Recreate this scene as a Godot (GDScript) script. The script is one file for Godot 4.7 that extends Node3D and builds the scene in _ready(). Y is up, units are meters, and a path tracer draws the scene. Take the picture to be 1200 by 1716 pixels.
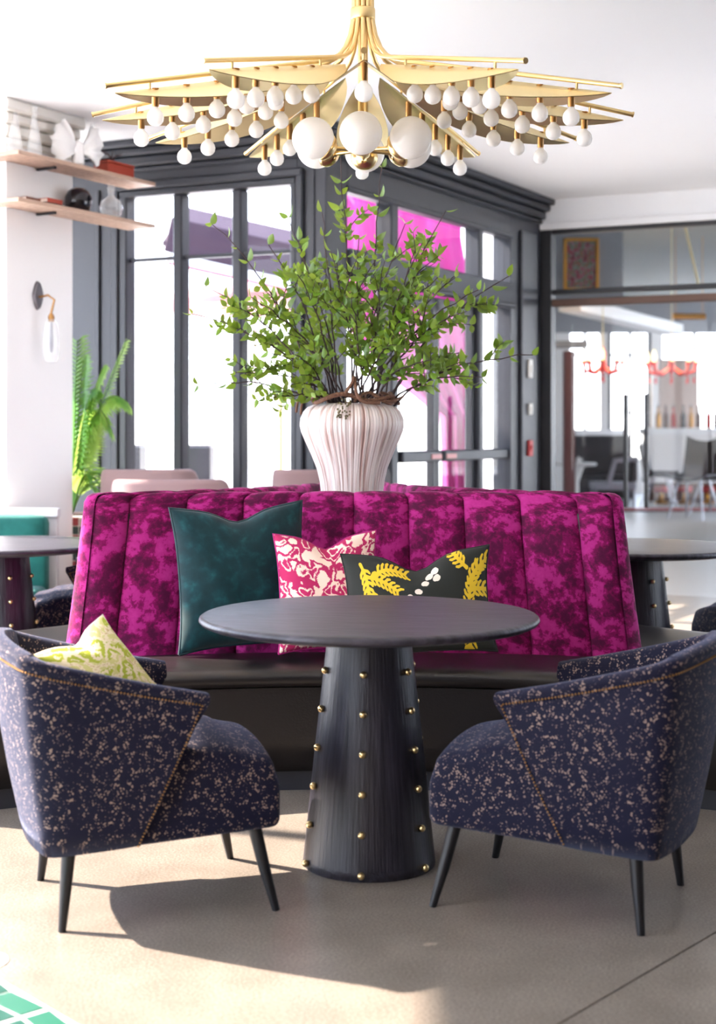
extends Node3D
# A hotel lounge: a three-sided fuchsia velvet banquette with a round table, two armchairs, a planted vase and a brass chandelier.
# World: metres, y up, the camera at x 0 / z 0 looks along -z. V(x, d, y) is a point d metres in front of the camera's plane.

const EYE := 1.317
const FOCAL := 2400.0          # pixels of a 1200 x 1716 frame
const CEIL := 3.25
var M := {}
var names := {}
var rng := RandomNumberGenerator.new()

func V(x: float, d: float, y: float) -> Vector3:
	return Vector3(x, y, -d)

# ---------------------------------------------------------------- mesh helpers
class Mb:
	var st := SurfaceTool.new()
	func _init() -> void:
		st.begin(Mesh.PRIMITIVE_TRIANGLES)
	func smooth(on: bool) -> void:
		st.set_smooth_group(0 if on else 0xFFFFFFFF)
	func vert(p: Vector3, uv: Vector2) -> void:
		st.set_uv(uv)
		st.add_vertex(p)
	func tri(a: Vector3, b: Vector3, c: Vector3, ua := Vector2.ZERO, ub := Vector2.ZERO, uc := Vector2.ZERO) -> void:
		vert(a, ua)
		vert(b, ub)
		vert(c, uc)
	func quad(a: Vector3, b: Vector3, c: Vector3, d: Vector3, ua := Vector2(0, 0), ub := Vector2(1, 0), uc := Vector2(1, 1), ud := Vector2(0, 1)) -> void:
		tri(a, b, c, ua, ub, uc)
		tri(a, c, d, ua, uc, ud)
	# rows of points; uv = (column, row) scaled, or given
	func grid(rows: Array, uvs: Array = [], close := false, flip := false, scale := Vector2(1, 1)) -> void:
		var nr := rows.size()
		var nc: int = rows[0].size()
		var last := nc if close else nc - 1
		for r in nr - 1:
			for c in last:
				var c2 := (c + 1) % nc
				var a: Vector3 = rows[r][c]
				var b: Vector3 = rows[r][c2]
				var d: Vector3 = rows[r + 1][c]
				var e: Vector3 = rows[r + 1][c2]
				var ua := Vector2(float(c) / last, float(r) / (nr - 1)) * scale
				var ub := Vector2(float(c + 1) / last, float(r) / (nr - 1)) * scale
				var ud := Vector2(float(c) / last, float(r + 1) / (nr - 1)) * scale
				var ue := Vector2(float(c + 1) / last, float(r + 1) / (nr - 1)) * scale
				if uvs.size():
					ua = uvs[r][c]
					ub = uvs[r][c2]
					ud = uvs[r + 1][c]
					ue = uvs[r + 1][c2]
				if flip:
					tri(a, d, e, ua, ud, ue)
					tri(a, e, b, ua, ue, ub)
				else:
					tri(a, e, d, ua, ue, ud)
					tri(a, b, e, ua, ub, ue)
	func fan(loop: PackedVector3Array, flip := false) -> void:
		var m := Vector3.ZERO
		for p in loop:
			m += p
		m /= loop.size()
		for i in loop.size():
			var a := loop[i]
			var b := loop[(i + 1) % loop.size()]
			if flip:
				tri(m, b, a)
			else:
				tri(m, a, b)
	# chamfered box with its own axes
	func box(c: Vector3, size: Vector3, bevel := 0.003, basis := Basis.IDENTITY) -> void:
		var h := size / 2.0
		var b := minf(bevel, minf(h.x, minf(h.y, h.z)) * 0.9)
		var f := func(sx: int, sy: int, sz: int, axis: int) -> Vector3:
			var v := Vector3(sx * (h.x - (0.0 if axis == 0 else b)), sy * (h.y - (0.0 if axis == 1 else b)), sz * (h.z - (0.0 if axis == 2 else b)))
			return c + basis * v
		smooth(false)
		for axis in 3:
			for s in [-1, 1]:
				var q := []
				for k in [[-1, -1], [1, -1], [1, 1], [-1, 1]]:
					var v := [0, 0, 0]
					v[axis] = s
					v[(axis + 1) % 3] = k[0]
					v[(axis + 2) % 3] = k[1]
					q.append(f.call(v[0], v[1], v[2], axis))
				if s > 0:
					q.reverse()
				quad(q[0], q[1], q[2], q[3])
		if b <= 0.0005:
			return
		for axis in 3:
			var p := (axis + 1) % 3
			var r := (axis + 2) % 3
			for sp in [-1, 1]:
				for sr in [-1, 1]:
					var q := []
					for e in [[-1, p], [1, p], [1, r], [-1, r]]:
						var v := [0, 0, 0]
						v[axis] = e[0]
						v[p] = sp
						v[r] = sr
						q.append(f.call(v[0], v[1], v[2], e[1]))
					if sp * sr < 0:
						q.reverse()
					quad(q[0], q[1], q[2], q[3])
		for sx in [-1, 1]:
			for sy in [-1, 1]:
				for sz in [-1, 1]:
					var q := [f.call(sx, sy, sz, 0), f.call(sx, sy, sz, 1), f.call(sx, sy, sz, 2)]
					if sx * sy * sz > 0:
						q.reverse()
					tri(q[0], q[1], q[2])
	# tube along points; radii one number or one for each point
	func tube(pts: PackedVector3Array, radii, sides := 8, caps := true) -> void:
		smooth(true)
		var rows := []
		var n := pts.size()
		var up := Vector3.UP
		for i in n:
			var t := (pts[mini(i + 1, n - 1)] - pts[maxi(i - 1, 0)]).normalized()
			if absf(t.dot(up)) > 0.95:
				up = Vector3.RIGHT if absf(t.x) < 0.9 else Vector3.BACK
			var x := up.cross(t).normalized()
			var y := t.cross(x).normalized()
			up = y
			var r: float = radii[i] if radii is Array or radii is PackedFloat32Array else radii
			var row := PackedVector3Array()
			for k in sides:
				var a := TAU * k / sides
				row.append(pts[i] + (x * cos(a) + y * sin(a)) * r)
			rows.append(row)
		grid(rows, [], true, true)
		if caps:
			smooth(false)
			fan(rows[0], true)
			fan(rows[n - 1], false)
	# profile of (radius, height) turned about y
	func lathe(profile: Array, segs := 24, at := Vector3.ZERO, basis := Basis.IDENTITY, close := true) -> void:
		smooth(true)
		var rows := []
		for p in profile:
			var row := PackedVector3Array()
			for k in segs:
				var a := TAU * k / segs
				row.append(at + basis * Vector3(cos(a) * p.x, p.y, sin(a) * p.x))
			rows.append(row)
		grid(rows, [], true, false, Vector2(1, 1))
		if close:
			fan(rows[0], false)
			fan(rows[rows.size() - 1], true)
	# flat polygon (x, d) pulled up from y0 to y1
	func prism(poly: PackedVector2Array, y0: float, y1: float) -> void:
		smooth(false)
		var ids := Geometry2D.triangulate_polygon(poly)
		for i in range(0, ids.size(), 3):
			var a := poly[ids[i]]
			var b := poly[ids[i + 1]]
			var c := poly[ids[i + 2]]
			tri(Vector3(a.x, y1, -a.y), Vector3(c.x, y1, -c.y), Vector3(b.x, y1, -b.y), a, c, b)
			tri(Vector3(a.x, y0, -a.y), Vector3(b.x, y0, -b.y), Vector3(c.x, y0, -c.y), a, b, c)
		for i in poly.size():
			var a := poly[i]
			var b := poly[(i + 1) % poly.size()]
			quad(Vector3(a.x, y0, -a.y), Vector3(b.x, y0, -b.y), Vector3(b.x, y1, -b.y), Vector3(a.x, y1, -a.y))
	# a subdivided box whose edges are rounded by r; shape(p) may bend it
	func rbox(size: Vector3, r: float, n: int, shape = null) -> void:
		smooth(true)
		var h := size / 2.0
		for axis in 3:
			for s in [-1.0, 1.0]:
				var rows := []
				var uvs := []
				for i in n + 1:
					var row := PackedVector3Array()
					var uvr := PackedVector2Array()
					for j in n + 1:
						var v := Vector3.ZERO
						v[axis] = s
						v[(axis + 1) % 3] = -cos(PI * i / n)
						v[(axis + 2) % 3] = -cos(PI * j / n)
						var p := v * h
						var q := p.clamp(-h + Vector3.ONE * r, h - Vector3.ONE * r)
						if (p - q).length() > 1e-6:
							p = q + (p - q).normalized() * minf(r, 1e9)
						uvr.append(Vector2(p[(axis + 1) % 3], p[(axis + 2) % 3]) + Vector2(axis * 0.37, s * 0.21))
						if shape != null:
							p = shape.call(p)
						row.append(p)
					rows.append(row)
					uvs.append(uvr)
				grid(rows, uvs, false, s > 0)
	func done() -> ArrayMesh:
		st.generate_normals()
		return st.commit()

func catmull(p: Array, per: int) -> Array:
	var out := []
	for i in p.size() - 1:
		var a = p[maxi(i - 1, 0)]
		var b = p[i]
		var c = p[i + 1]
		var d = p[mini(i + 2, p.size() - 1)]
		for k in per:
			var t := float(k) / per
			out.append(0.5 * ((2.0 * b) + (c - a) * t + (2.0 * a - 5.0 * b + 4.0 * c - d) * t * t + (3.0 * b - a - 3.0 * c + d) * t * t * t))
	out.append(p[p.size() - 1])
	return out

func poly3(a: Array) -> PackedVector3Array:
	return PackedVector3Array(a)

# ---------------------------------------------------------------- naming
func numbered(called: String) -> String:
	var n: int = names.get(called, 0)
	names[called] = n + 1
	return called if n == 0 else "%s_%03d" % [called, n]

func tag(o: Node, label: String, category: String, group := "", kind := "") -> Node:
	if label:
		o.set_meta("label", label)
	if category:
		o.set_meta("category", category)
	if group:
		o.set_meta("group", group)
	if kind:
		o.set_meta("kind", kind)
	return o

func thing(called: String, label: String, category: String, at := Vector3.ZERO, turn := 0.0, group := "") -> Node3D:
	var o := Node3D.new()
	o.name = numbered(called)
	add_child(o)
	o.position = at
	o.rotation.y = turn
	tag(o, label, category, group)
	return o

func part(called: String, mesh: Mesh, m: Material, parent: Node, at := Transform3D.IDENTITY) -> MeshInstance3D:
	var o := MeshInstance3D.new()
	o.name = numbered(called) if parent == self else called
	o.mesh = mesh
	o.material_override = m
	o.transform = at
	parent.add_child(o, true)
	return o

func struct(called: String, mesh: Mesh, m: Material, label := "", at := Transform3D.IDENTITY) -> MeshInstance3D:
	var o := part(called, mesh, m, self, at)
	tag(o, label, "", "", "structure")
	return o

func frame(called: String, label: String, at: Vector3, turn: float) -> Node3D:      # a piece of the setting with parts
	var o := Node3D.new()
	o.name = numbered(called)
	add_child(o)
	o.position = at
	o.rotation.y = turn
	tag(o, label, "", "", "structure")
	return o

func box_mesh(c: Vector3, size: Vector3, bevel := 0.003, basis := Basis.IDENTITY) -> ArrayMesh:
	var b := Mb.new()
	b.box(c, size, bevel, basis)
	return b.done()

# ---------------------------------------------------------------- materials
func mat(key: String, color: Color, rough := 0.6, metal := 0.0) -> StandardMaterial3D:
	var m := StandardMaterial3D.new()
	m.resource_name = key
	m.albedo_color = color
	m.roughness = rough
	m.metallic = metal
	M[key] = m
	return m

func c8(r: int, g: int, b: int) -> Color:
	return Color(r / 255.0, g / 255.0, b / 255.0)

func noise(freq: float, octaves: int, s: int, warp := 0.0) -> FastNoiseLite:
	var n := FastNoiseLite.new()
	n.noise_type = FastNoiseLite.TYPE_SIMPLEX_SMOOTH
	n.frequency = freq
	n.fractal_octaves = octaves
	n.fractal_type = FastNoiseLite.FRACTAL_FBM
	n.seed = s
	if warp > 0.0:
		n.domain_warp_enabled = true
		n.domain_warp_amplitude = warp
		n.domain_warp_frequency = freq * 1.5
	return n

func ramp_tex(n: FastNoiseLite, size: int, stops: Array) -> NoiseTexture2D:
	var t := NoiseTexture2D.new()
	t.width = size
	t.height = size
	t.seamless = true
	t.noise = n
	var g := Gradient.new()
	var offs := PackedFloat32Array()
	var cols := PackedColorArray()
	for s in stops:
		offs.append(s[0])
		cols.append(s[1])
	g.offsets = offs
	g.colors = cols
	t.color_ramp = g
	return t

func grey_tex(n: FastNoiseLite, size: int) -> NoiseTexture2D:
	var t := NoiseTexture2D.new()
	t.width = size
	t.height = size
	t.seamless = true
	t.noise = n
	return t

func bytes(n: FastNoiseLite, size: int) -> PackedByteArray:
	return n.get_seamless_image(size, size).get_data()

func speck_image(size: int, base: Color, speck: Color, fine: FastNoiseLite, coarse: FastNoiseLite, lo: float, hi: float, spread: float) -> ImageTexture:
	var a := bytes(fine, size)
	var b := bytes(coarse, size)
	var out := PackedByteArray()
	out.resize(size * size * 3)
	for i in size * size:
		var v := clampf((a[i] / 255.0 + (b[i] / 255.0 - 0.5) * spread - lo) / (hi - lo), 0.0, 1.0)
		out[i * 3] = int(lerpf(base.r, speck.r, v) * 255.0)
		out[i * 3 + 1] = int(lerpf(base.g, speck.g, v) * 255.0)
		out[i * 3 + 2] = int(lerpf(base.b, speck.b, v) * 255.0)
	return ImageTexture.create_from_image(Image.create_from_data(size, size, false, Image.FORMAT_RGB8, out))

func triplanar(m: StandardMaterial3D, scale: float, world := false) -> void:
	m.uv1_triplanar = true
	m.uv1_world_triplanar = world
	m.uv1_scale = Vector3.ONE * scale

func velvet(key: String, tex: Texture2D, rim: float, uv: float) -> StandardMaterial3D:
	var m := mat(key, Color.WHITE, 0.75)
	m.albedo_texture = tex
	m.uv1_scale = Vector3(uv, uv, uv)
	m.rim_enabled = true
	m.rim = rim
	m.rim_tint = 0.0
	m.metallic_specular = 0.3
	return m

func materials() -> void:
	# crushed velvet of the banquette
	var n := noise(0.0075, 7, 7, 14.0)
	n.fractal_gain = 0.72
	var t := ramp_tex(n, 1024, [[0.0, c8(66, 2, 41)], [0.36, c8(84, 2, 52)], [0.44, c8(112, 3, 69)], [0.555, c8(130, 5, 82)], [0.59, c8(166, 30, 114)], [1.0, c8(186, 50, 134)]])
	velvet("fuchsia", t, 0.12, 1.0).uv1_scale = Vector3(0.85, 1.0, 1)
	# navy velvet flecked with beige
	var f := noise(0.072, 1, 21, 5.0)
	f.noise_type = FastNoiseLite.TYPE_CELLULAR
	f.cellular_return_type = FastNoiseLite.RETURN_DISTANCE
	f.cellular_jitter = 1.0
	var g := noise(0.02, 4, 5)
	velvet("navy", speck_image(1024, c8(22, 19, 36), c8(178, 144, 108), f, g, 0.15, 0.08, 0.8), 0.3, 1.7)
	M.navy.albedo_color = c8(205, 215, 255)
	M.navy.rim_tint = 1.0
	triplanar(M.navy, 1.7)
	M.navy.uv1_triplanar_sharpness = 8.0
	# dark stained oak
	var wn := noise(0.006, 5, 3, 6.0)
	wn.fractal_gain = 0.65
	var wood := mat("wood", Color.WHITE, 0.36)
	wood.albedo_texture = ramp_tex(wn, 1024, [[0.0, c8(32, 29, 36)], [0.4, c8(48, 45, 54)], [0.6, c8(60, 56, 66)], [1.0, c8(84, 79, 90)]])
	wood.uv1_scale = Vector3(1.0, 9.0, 1)
	wood.heightmap_enabled = true
	wood.heightmap_scale = 0.12
	wood.heightmap_texture = grey_tex(wn, 1024)
	var woodv: StandardMaterial3D = wood.duplicate()
	woodv.uv1_scale = Vector3(9.0, 0.8, 1)
	woodv.albedo_color = c8(196, 196, 200)
	M["wood_upright"] = woodv
	mat("leg", c8(18, 16, 20), 0.42)
	# polished concrete
	var cf := noise(0.16, 3, 31)
	var cc := noise(0.006, 5, 32)
	var con := mat("concrete", Color.WHITE, 0.3)
	con.albedo_texture = speck_image(1024, c8(106, 97, 88), c8(162, 152, 141), cf, cc, 0.1, 1.0, 0.3)
	triplanar(con, 0.62, true)
	con.roughness = 0.3
	# leather of the bench
	var le := mat("leather", c8(21, 16, 16), 0.38)
	le.heightmap_enabled = true
	le.heightmap_scale = 0.04
	le.heightmap_texture = grey_tex(noise(0.05, 3, 41), 512)
	triplanar(le, 3.0)
	mat("toe_kick", c8(40, 40, 46), 0.5)
	mat("brass", c8(238, 208, 150), 0.28, 1.0)
	mat("brass_soft", c8(246, 230, 184), 0.45, 1.0)
	mat("antique_brass", c8(176, 130, 80), 0.32, 1.0)
	var opal := mat("opal", c8(250, 247, 245), 0.18)
	opal.backlight_enabled = true
	opal.backlight = Color(0.9, 0.9, 0.9)
	mat("white_paint", c8(240, 239, 238), 0.7)
	mat("ceiling_paint", c8(247, 247, 247), 0.9)
	mat("crown_paint", c8(228, 224, 216), 0.7)
	var ch := mat("charcoal", c8(47, 49, 56), 0.42)
	ch.heightmap_enabled = true
	ch.heightmap_scale = 0.02
	ch.heightmap_texture = grey_tex(noise(0.03, 3, 44), 256)
	triplanar(ch, 2.0)
	mat("black_metal", c8(28, 28, 32), 0.4)
	mat("bronze_rail", c8(92, 66, 54), 0.4, 0.3)
	var gl := mat("glass", Color(1, 1, 1, 0.004), 0.02)
	gl.transparency = BaseMaterial3D.TRANSPARENCY_ALPHA
	gl.metallic_specular = 0.25
	var cg := mat("clear_glass", Color(0.97, 0.98, 0.98, 0.2), 0.03)
	cg.transparency = BaseMaterial3D.TRANSPARENCY_ALPHA
	mat("dark_glass", c8(26, 22, 30), 0.08)
	# oak shelf
	var sn := noise(0.008, 4, 51)
	var sh := mat("shelf_wood", Color.WHITE, 0.55)
	sh.albedo_texture = ramp_tex(sn, 512, [[0.0, c8(168, 136, 116)], [1.0, c8(212, 182, 160)]])
	sh.uv1_scale = Vector3(1, 8, 1)
	# vase glaze
	var vn := noise(0.03, 3, 61)
	var va := mat("vase", Color.WHITE, 0.32)
	va.albedo_texture = ramp_tex(vn, 512, [[0.0, c8(160, 122, 112)], [0.36, c8(206, 178, 170)], [0.46, c8(232, 216, 210)], [1.0, c8(242, 232, 228)]])
	va.uv1_scale = Vector3(5, 0.12, 1)
	# foliage
	for k in 3:
		var lf := mat("leaf%d" % k, [c8(96, 132, 34), c8(66, 100, 34), c8(120, 148, 46)][k], 0.4)
		lf.backlight_enabled = true
		lf.backlight = Color(0.5, 0.55, 0.2)
	mat("twig", c8(62, 44, 44), 0.7)
	var vine := mat("vine", Color.WHITE, 0.75)
	vine.albedo_texture = ramp_tex(noise(0.03, 4, 71), 256, [[0.0, c8(82, 52, 40)], [1.0, c8(156, 112, 86)]])
	vine.uv1_scale = Vector3(1, 6, 1)
	mat("seed", c8(110, 98, 66), 0.7)
	var pm := mat("palm", c8(70, 130, 52), 0.45)
	pm.backlight_enabled = true
	pm.backlight = Color(0.7, 0.8, 0.4)
	# cushions and upholstery
	var tn := noise(0.012, 5, 81, 15.0)
	velvet("teal", ramp_tex(tn, 512, [[0.0, c8(3, 34, 38)], [0.5, c8(4, 42, 46)], [0.75, c8(8, 54, 58)], [1.0, c8(16, 70, 74)]]), 0.3, 1.2)
	velvet("green_velvet", ramp_tex(tn, 256, [[0.0, c8(12, 74, 68)], [1.0, c8(40, 118, 108)]]), 0.4, 1.0)
	mat("teal_piping", c8(8, 46, 52), 0.6)
	mat("magenta_cloth", c8(172, 22, 108), 0.8)
	mat("black_cloth", c8(30, 30, 28), 0.9)
	mat("cream_cloth", c8(232, 214, 200), 0.85)
	var ik := mat("ikat", Color.WHITE, 0.85)
	ik.albedo_texture = ikat_image()
	var em := mat("embroidery", Color.WHITE, 0.85)
	em.albedo_texture = embroidery_image()
	var ye := mat("citron", Color.WHITE, 0.8)
	ye.albedo_texture = citron_image()
	mat("blush", c8(150, 122, 120), 0.75)
	mat("blush_lining", c8(214, 200, 196), 0.75)
	# beyond the glass
	var pk := mat("pink_drape", c8(172, 50, 126), 0.7)
	pk.backlight_enabled = true
	pk.backlight = Color(0.6, 0.25, 0.5)
	mat("pavement", c8(226, 222, 216), 0.9)
	mat("awning_purple", c8(54, 30, 46), 0.8)
	mat("awning_white", c8(245, 240, 238), 0.8)
	mat("awning_red", c8(216, 96, 108), 0.8)
	mat("umbrella_coral", c8(236, 168, 172), 0.8)
	mat("cloth_white", c8(240, 238, 236), 0.8)
	mat("steel", c8(190, 190, 196), 0.3, 1.0)
	mat("dark_leather", c8(58, 56, 62), 0.5)
	mat("seat_grey", c8(150, 150, 160), 0.6)
	mat("maroon", c8(100, 58, 60), 0.6)
	var cb := mat("candle_glow", c8(255, 236, 190), 0.4)
	cb.emission_enabled = true
	cb.emission = c8(255, 226, 160)
	cb.emission_energy_multiplier = 1.6
	mat("red_glass", c8(226, 60, 60), 0.2)
	mat("grey_wall", c8(150, 152, 156), 0.8)
	mat("terrazzo", c8(214, 212, 208), 0.35)
	mat("gold", c8(206, 150, 70), 0.35, 0.8)
	mat("yellow_paint", c8(226, 206, 120), 0.6)
	mat("red_leather", c8(168, 62, 40), 0.6)
	mat("brown_book", c8(120, 70, 50), 0.7)
	mat("plate_white", c8(236, 234, 228), 0.5)
	mat("alarm_red", c8(186, 50, 50), 0.5)
	mat("push_pad", c8(206, 150, 150), 0.5)
	mat("ceramic_white", c8(244, 242, 240), 0.4)
	mat("bar_brown", c8(96, 60, 48), 0.5)
	mat("soft_grey_ceiling", c8(120, 126, 126), 0.8)
	mat("taupe_wall", c8(112, 106, 102), 0.8)
	mat("beige_panel", c8(206, 184, 172), 0.7)
	for k in 3:
		mat("tile%d" % k, [c8(40, 98, 80), c8(60, 124, 100), c8(30, 80, 68)][k], 0.4)
	mat("grout", c8(236, 234, 228), 0.7)
	for k in 3:
		mat("mosaic%d" % k, [c8(150, 62, 66), c8(196, 190, 184), c8(60, 84, 84)][k], 0.4)

func stamp(im: Image, x: float, y: float, r: float, c: Color) -> void:
	var s := im.get_width()
	for j in range(maxi(0, int(y - r)), mini(im.get_height(), int(y + r) + 1)):
		for i in range(maxi(0, int(x - r)), mini(s, int(x + r) + 1)):
			if (i - x) * (i - x) + (j - y) * (j - y) <= r * r:
				im.set_pixel(i, j, c)

func stroke(im: Image, a: Vector2, b: Vector2, r0: float, r1: float, c: Color) -> void:
	var n := int(a.distance_to(b) / maxf(1.0, minf(r0, r1) * 0.5)) + 1
	for k in n + 1:
		var p := a.lerp(b, float(k) / n)
		stamp(im, p.x, p.y, lerpf(r0, r1, float(k) / n), c)

func ikat_image() -> ImageTexture:
	var a := bytes(noise(0.0105, 2, 5, 34.0), 512)
	var b := bytes(noise(0.2, 1, 6), 512)
	var im := Image.create(512, 512, false, Image.FORMAT_RGB8)
	for j in 512:
		for i in 512:
			var v := a[j * 512 + i] / 255.0 + 0.05 * (b[(j % 64) * 512 + i] / 255.0 - 0.5)
			im.set_pixel(i, j, c8(176, 22, 84) if absf(v - 0.52) < 0.115 or v < 0.29 else c8(238, 208, 188))
	return ImageTexture.create_from_image(im)

func sprig(im: Image, at: Vector2, dirn: float, size: float, c: Color) -> void:
	var p := at
	var d := dirn
	for k in 7:
		var q := p + Vector2.from_angle(d) * size * 0.2
		stroke(im, p, q, 12, 10, c)
		for s in [-1.0, 1.0]:
			var e := q + Vector2.from_angle(d + s * 1.0) * size * 0.2
			stroke(im, q, e, 9, 9, c)
			stroke(im, e, e + Vector2.from_angle(d + s * 0.5) * size * 0.1, 9, 7, c)
		p = q
		d += 0.07

func embroidery_image() -> ImageTexture:
	var im := Image.create(1024, 512, false, Image.FORMAT_RGB8)
	im.fill(c8(30, 32, 26))
	var y := c8(226, 186, 36)
	var w := c8(232, 214, 196)
	for a in [[Vector2(120, 60), 1.2], [Vector2(150, 130), 0.1], [Vector2(210, 120), -0.5], [Vector2(150, 200), 0.9], [Vector2(100, 230), 1.6]]:
		sprig(im, a[0], a[1], 165, y)
	for a in [[Vector2(880, 330), -1.45], [Vector2(890, 190), -0.9], [Vector2(890, 230), -0.2], [Vector2(870, 300), 1.5], [Vector2(880, 110), -2.5]]:
		sprig(im, a[0], a[1], 165, y)
	for p in [Vector2(600, 90), Vector2(655, 125), Vector2(570, 135), Vector2(520, 200), Vector2(460, 245), Vector2(520, 265), Vector2(640, 70)]:
		stamp(im, p.x, p.y, 24, w)
		stamp(im, p.x + 14, p.y + 8, 19, w)
	return ImageTexture.create_from_image(im)

func citron_image() -> ImageTexture:
	var n := noise(0.008, 3, 91, 40.0)
	n.fractal_type = FastNoiseLite.FRACTAL_PING_PONG
	var a := bytes(n, 512)
	var b := bytes(noise(0.004, 2, 92), 512)
	var im := Image.create(512, 512, false, Image.FORMAT_RGB8)
	for j in 512:
		for i in 512:
			var v := a[j * 512 + i] / 255.0
			var u := b[j * 512 + i] / 255.0
			var c := c8(236, 220, 186)
			if v > 0.55:
				c = c8(172, 180, 52) if u > 0.5 else c8(212, 204, 132)
			elif v < 0.3 and u < 0.5:
				c = c8(206, 180, 130)
			im.set_pixel(i, j, c)
	return ImageTexture.create_from_image(im)

# ---------------------------------------------------------------- scene
func _ready() -> void:
	rng.seed = 11
	stage()
	materials()
	shell()
	entry_walls()
	glass_wall()
	beyond_glass()
	outdoors()
	banquette()
	seating()
	cushions()
	vase_and_plant()
	chandelier()
	pier_and_shelves()
	background_seats()

func stage() -> void:
	var cam := Camera3D.new()
	cam.name = "camera"
	cam.projection = Camera3D.PROJECTION_FRUSTUM
	cam.near = 0.05
	cam.far = 200.0
	cam.size = 2.0 * cam.near * 858.0 / FOCAL
	cam.frustum_offset = Vector2(0, -cam.near * 135.0 / FOCAL)      # the lens is shifted down: the horizon lies above the middle
	cam.position = Vector3(0, EYE, 0)
	add_child(cam)
	cam.current = true
	var lens := CameraAttributesPhysical.new()
	lens.frustum_focal_length = 50.0
	lens.frustum_focus_distance = 5.2
	lens.exposure_aperture = 2.4
	var sky := ProceduralSkyMaterial.new()
	sky.sky_top_color = Color(0.74, 0.84, 0.98)
	sky.sky_horizon_color = Color(0.97, 0.98, 1.0)
	sky.sky_curve = 0.2
	sky.ground_bottom_color = Color(0.72, 0.71, 0.7)
	sky.ground_horizon_color = Color(0.9, 0.9, 0.9)
	sky.sun_angle_max = 1.0
	sky.energy_multiplier = 4.0
	var e := Environment.new()
	e.background_mode = Environment.BG_SKY
	e.sky = Sky.new()
	e.sky.sky_material = sky
	e.tonemap_mode = Environment.TONE_MAPPER_LINEAR
	e.tonemap_exposure = 2.1
	e.sdfgi_enabled = true
	e.ssao_enabled = true
	e.ssil_enabled = true
	var w := WorldEnvironment.new()
	w.name = "world"
	w.environment = e
	w.camera_attributes = lens
	add_child(w)
	var sun := DirectionalLight3D.new()
	sun.name = "sun"
	sun.light_color = Color(1.0, 0.94, 0.88)
	sun.light_energy = 4.2
	sun.light_angular_distance = 0.8
	sun.shadow_enabled = true
	add_child(sun)
	var el := deg_to_rad(36.0)
	var towards := Vector3(cos(el) * 0.951, -sin(el), cos(el) * 0.309)
	sun.look_at_from_position(Vector3.ZERO, towards, Vector3.UP)

# lines of the room: the entry's corner K, its two walls and the glass wall
const K := Vector2(-0.2025, 9.0)
const E := Vector2(1.525, 12.0)
const ALONG_A := Vector2(-0.908, 0.419)
const ALONG_B := Vector2(0.499, 0.8666)
const LEFT_X := -3.6
const RIGHT_X := 5.2
const FRONT_D := -2.6

func room_polygon() -> PackedVector2Array:
	var a_end := K + ALONG_A * ((K.x - LEFT_X) / 0.908)
	var c_end := E - ALONG_A * ((RIGHT_X - E.x) / 0.908)
	return PackedVector2Array([Vector2(LEFT_X - 0.1, FRONT_D), Vector2(RIGHT_X, FRONT_D), c_end, E, K, Vector2(LEFT_X - 0.1, a_end.y + 0.05)])

func far_polygon() -> PackedVector2Array:
	var c_end := E - ALONG_A * ((RIGHT_X - E.x) / 0.908)
	return PackedVector2Array([E, c_end, Vector2(RIGHT_X + 0.2, 8.7), Vector2(14.0, 8.7), Vector2(14.0, 31.2), Vector2(E.x, 31.2)])

func bb(m: Mb, x0: float, x1: float, y0: float, y1: float, z0: float, z1: float, bevel := 0.004) -> void:
	m.box(Vector3((x0 + x1) / 2, (y0 + y1) / 2, (z0 + z1) / 2), Vector3(absf(x1 - x0), absf(y1 - y0), absf(z1 - z0)), bevel)

func bbm(x0: float, x1: float, y0: float, y1: float, z0: float, z1: float, bevel := 0.004) -> ArrayMesh:
	var m := Mb.new()
	bb(m, x0, x1, y0, y1, z0, z1, bevel)
	return m.done()

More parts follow.
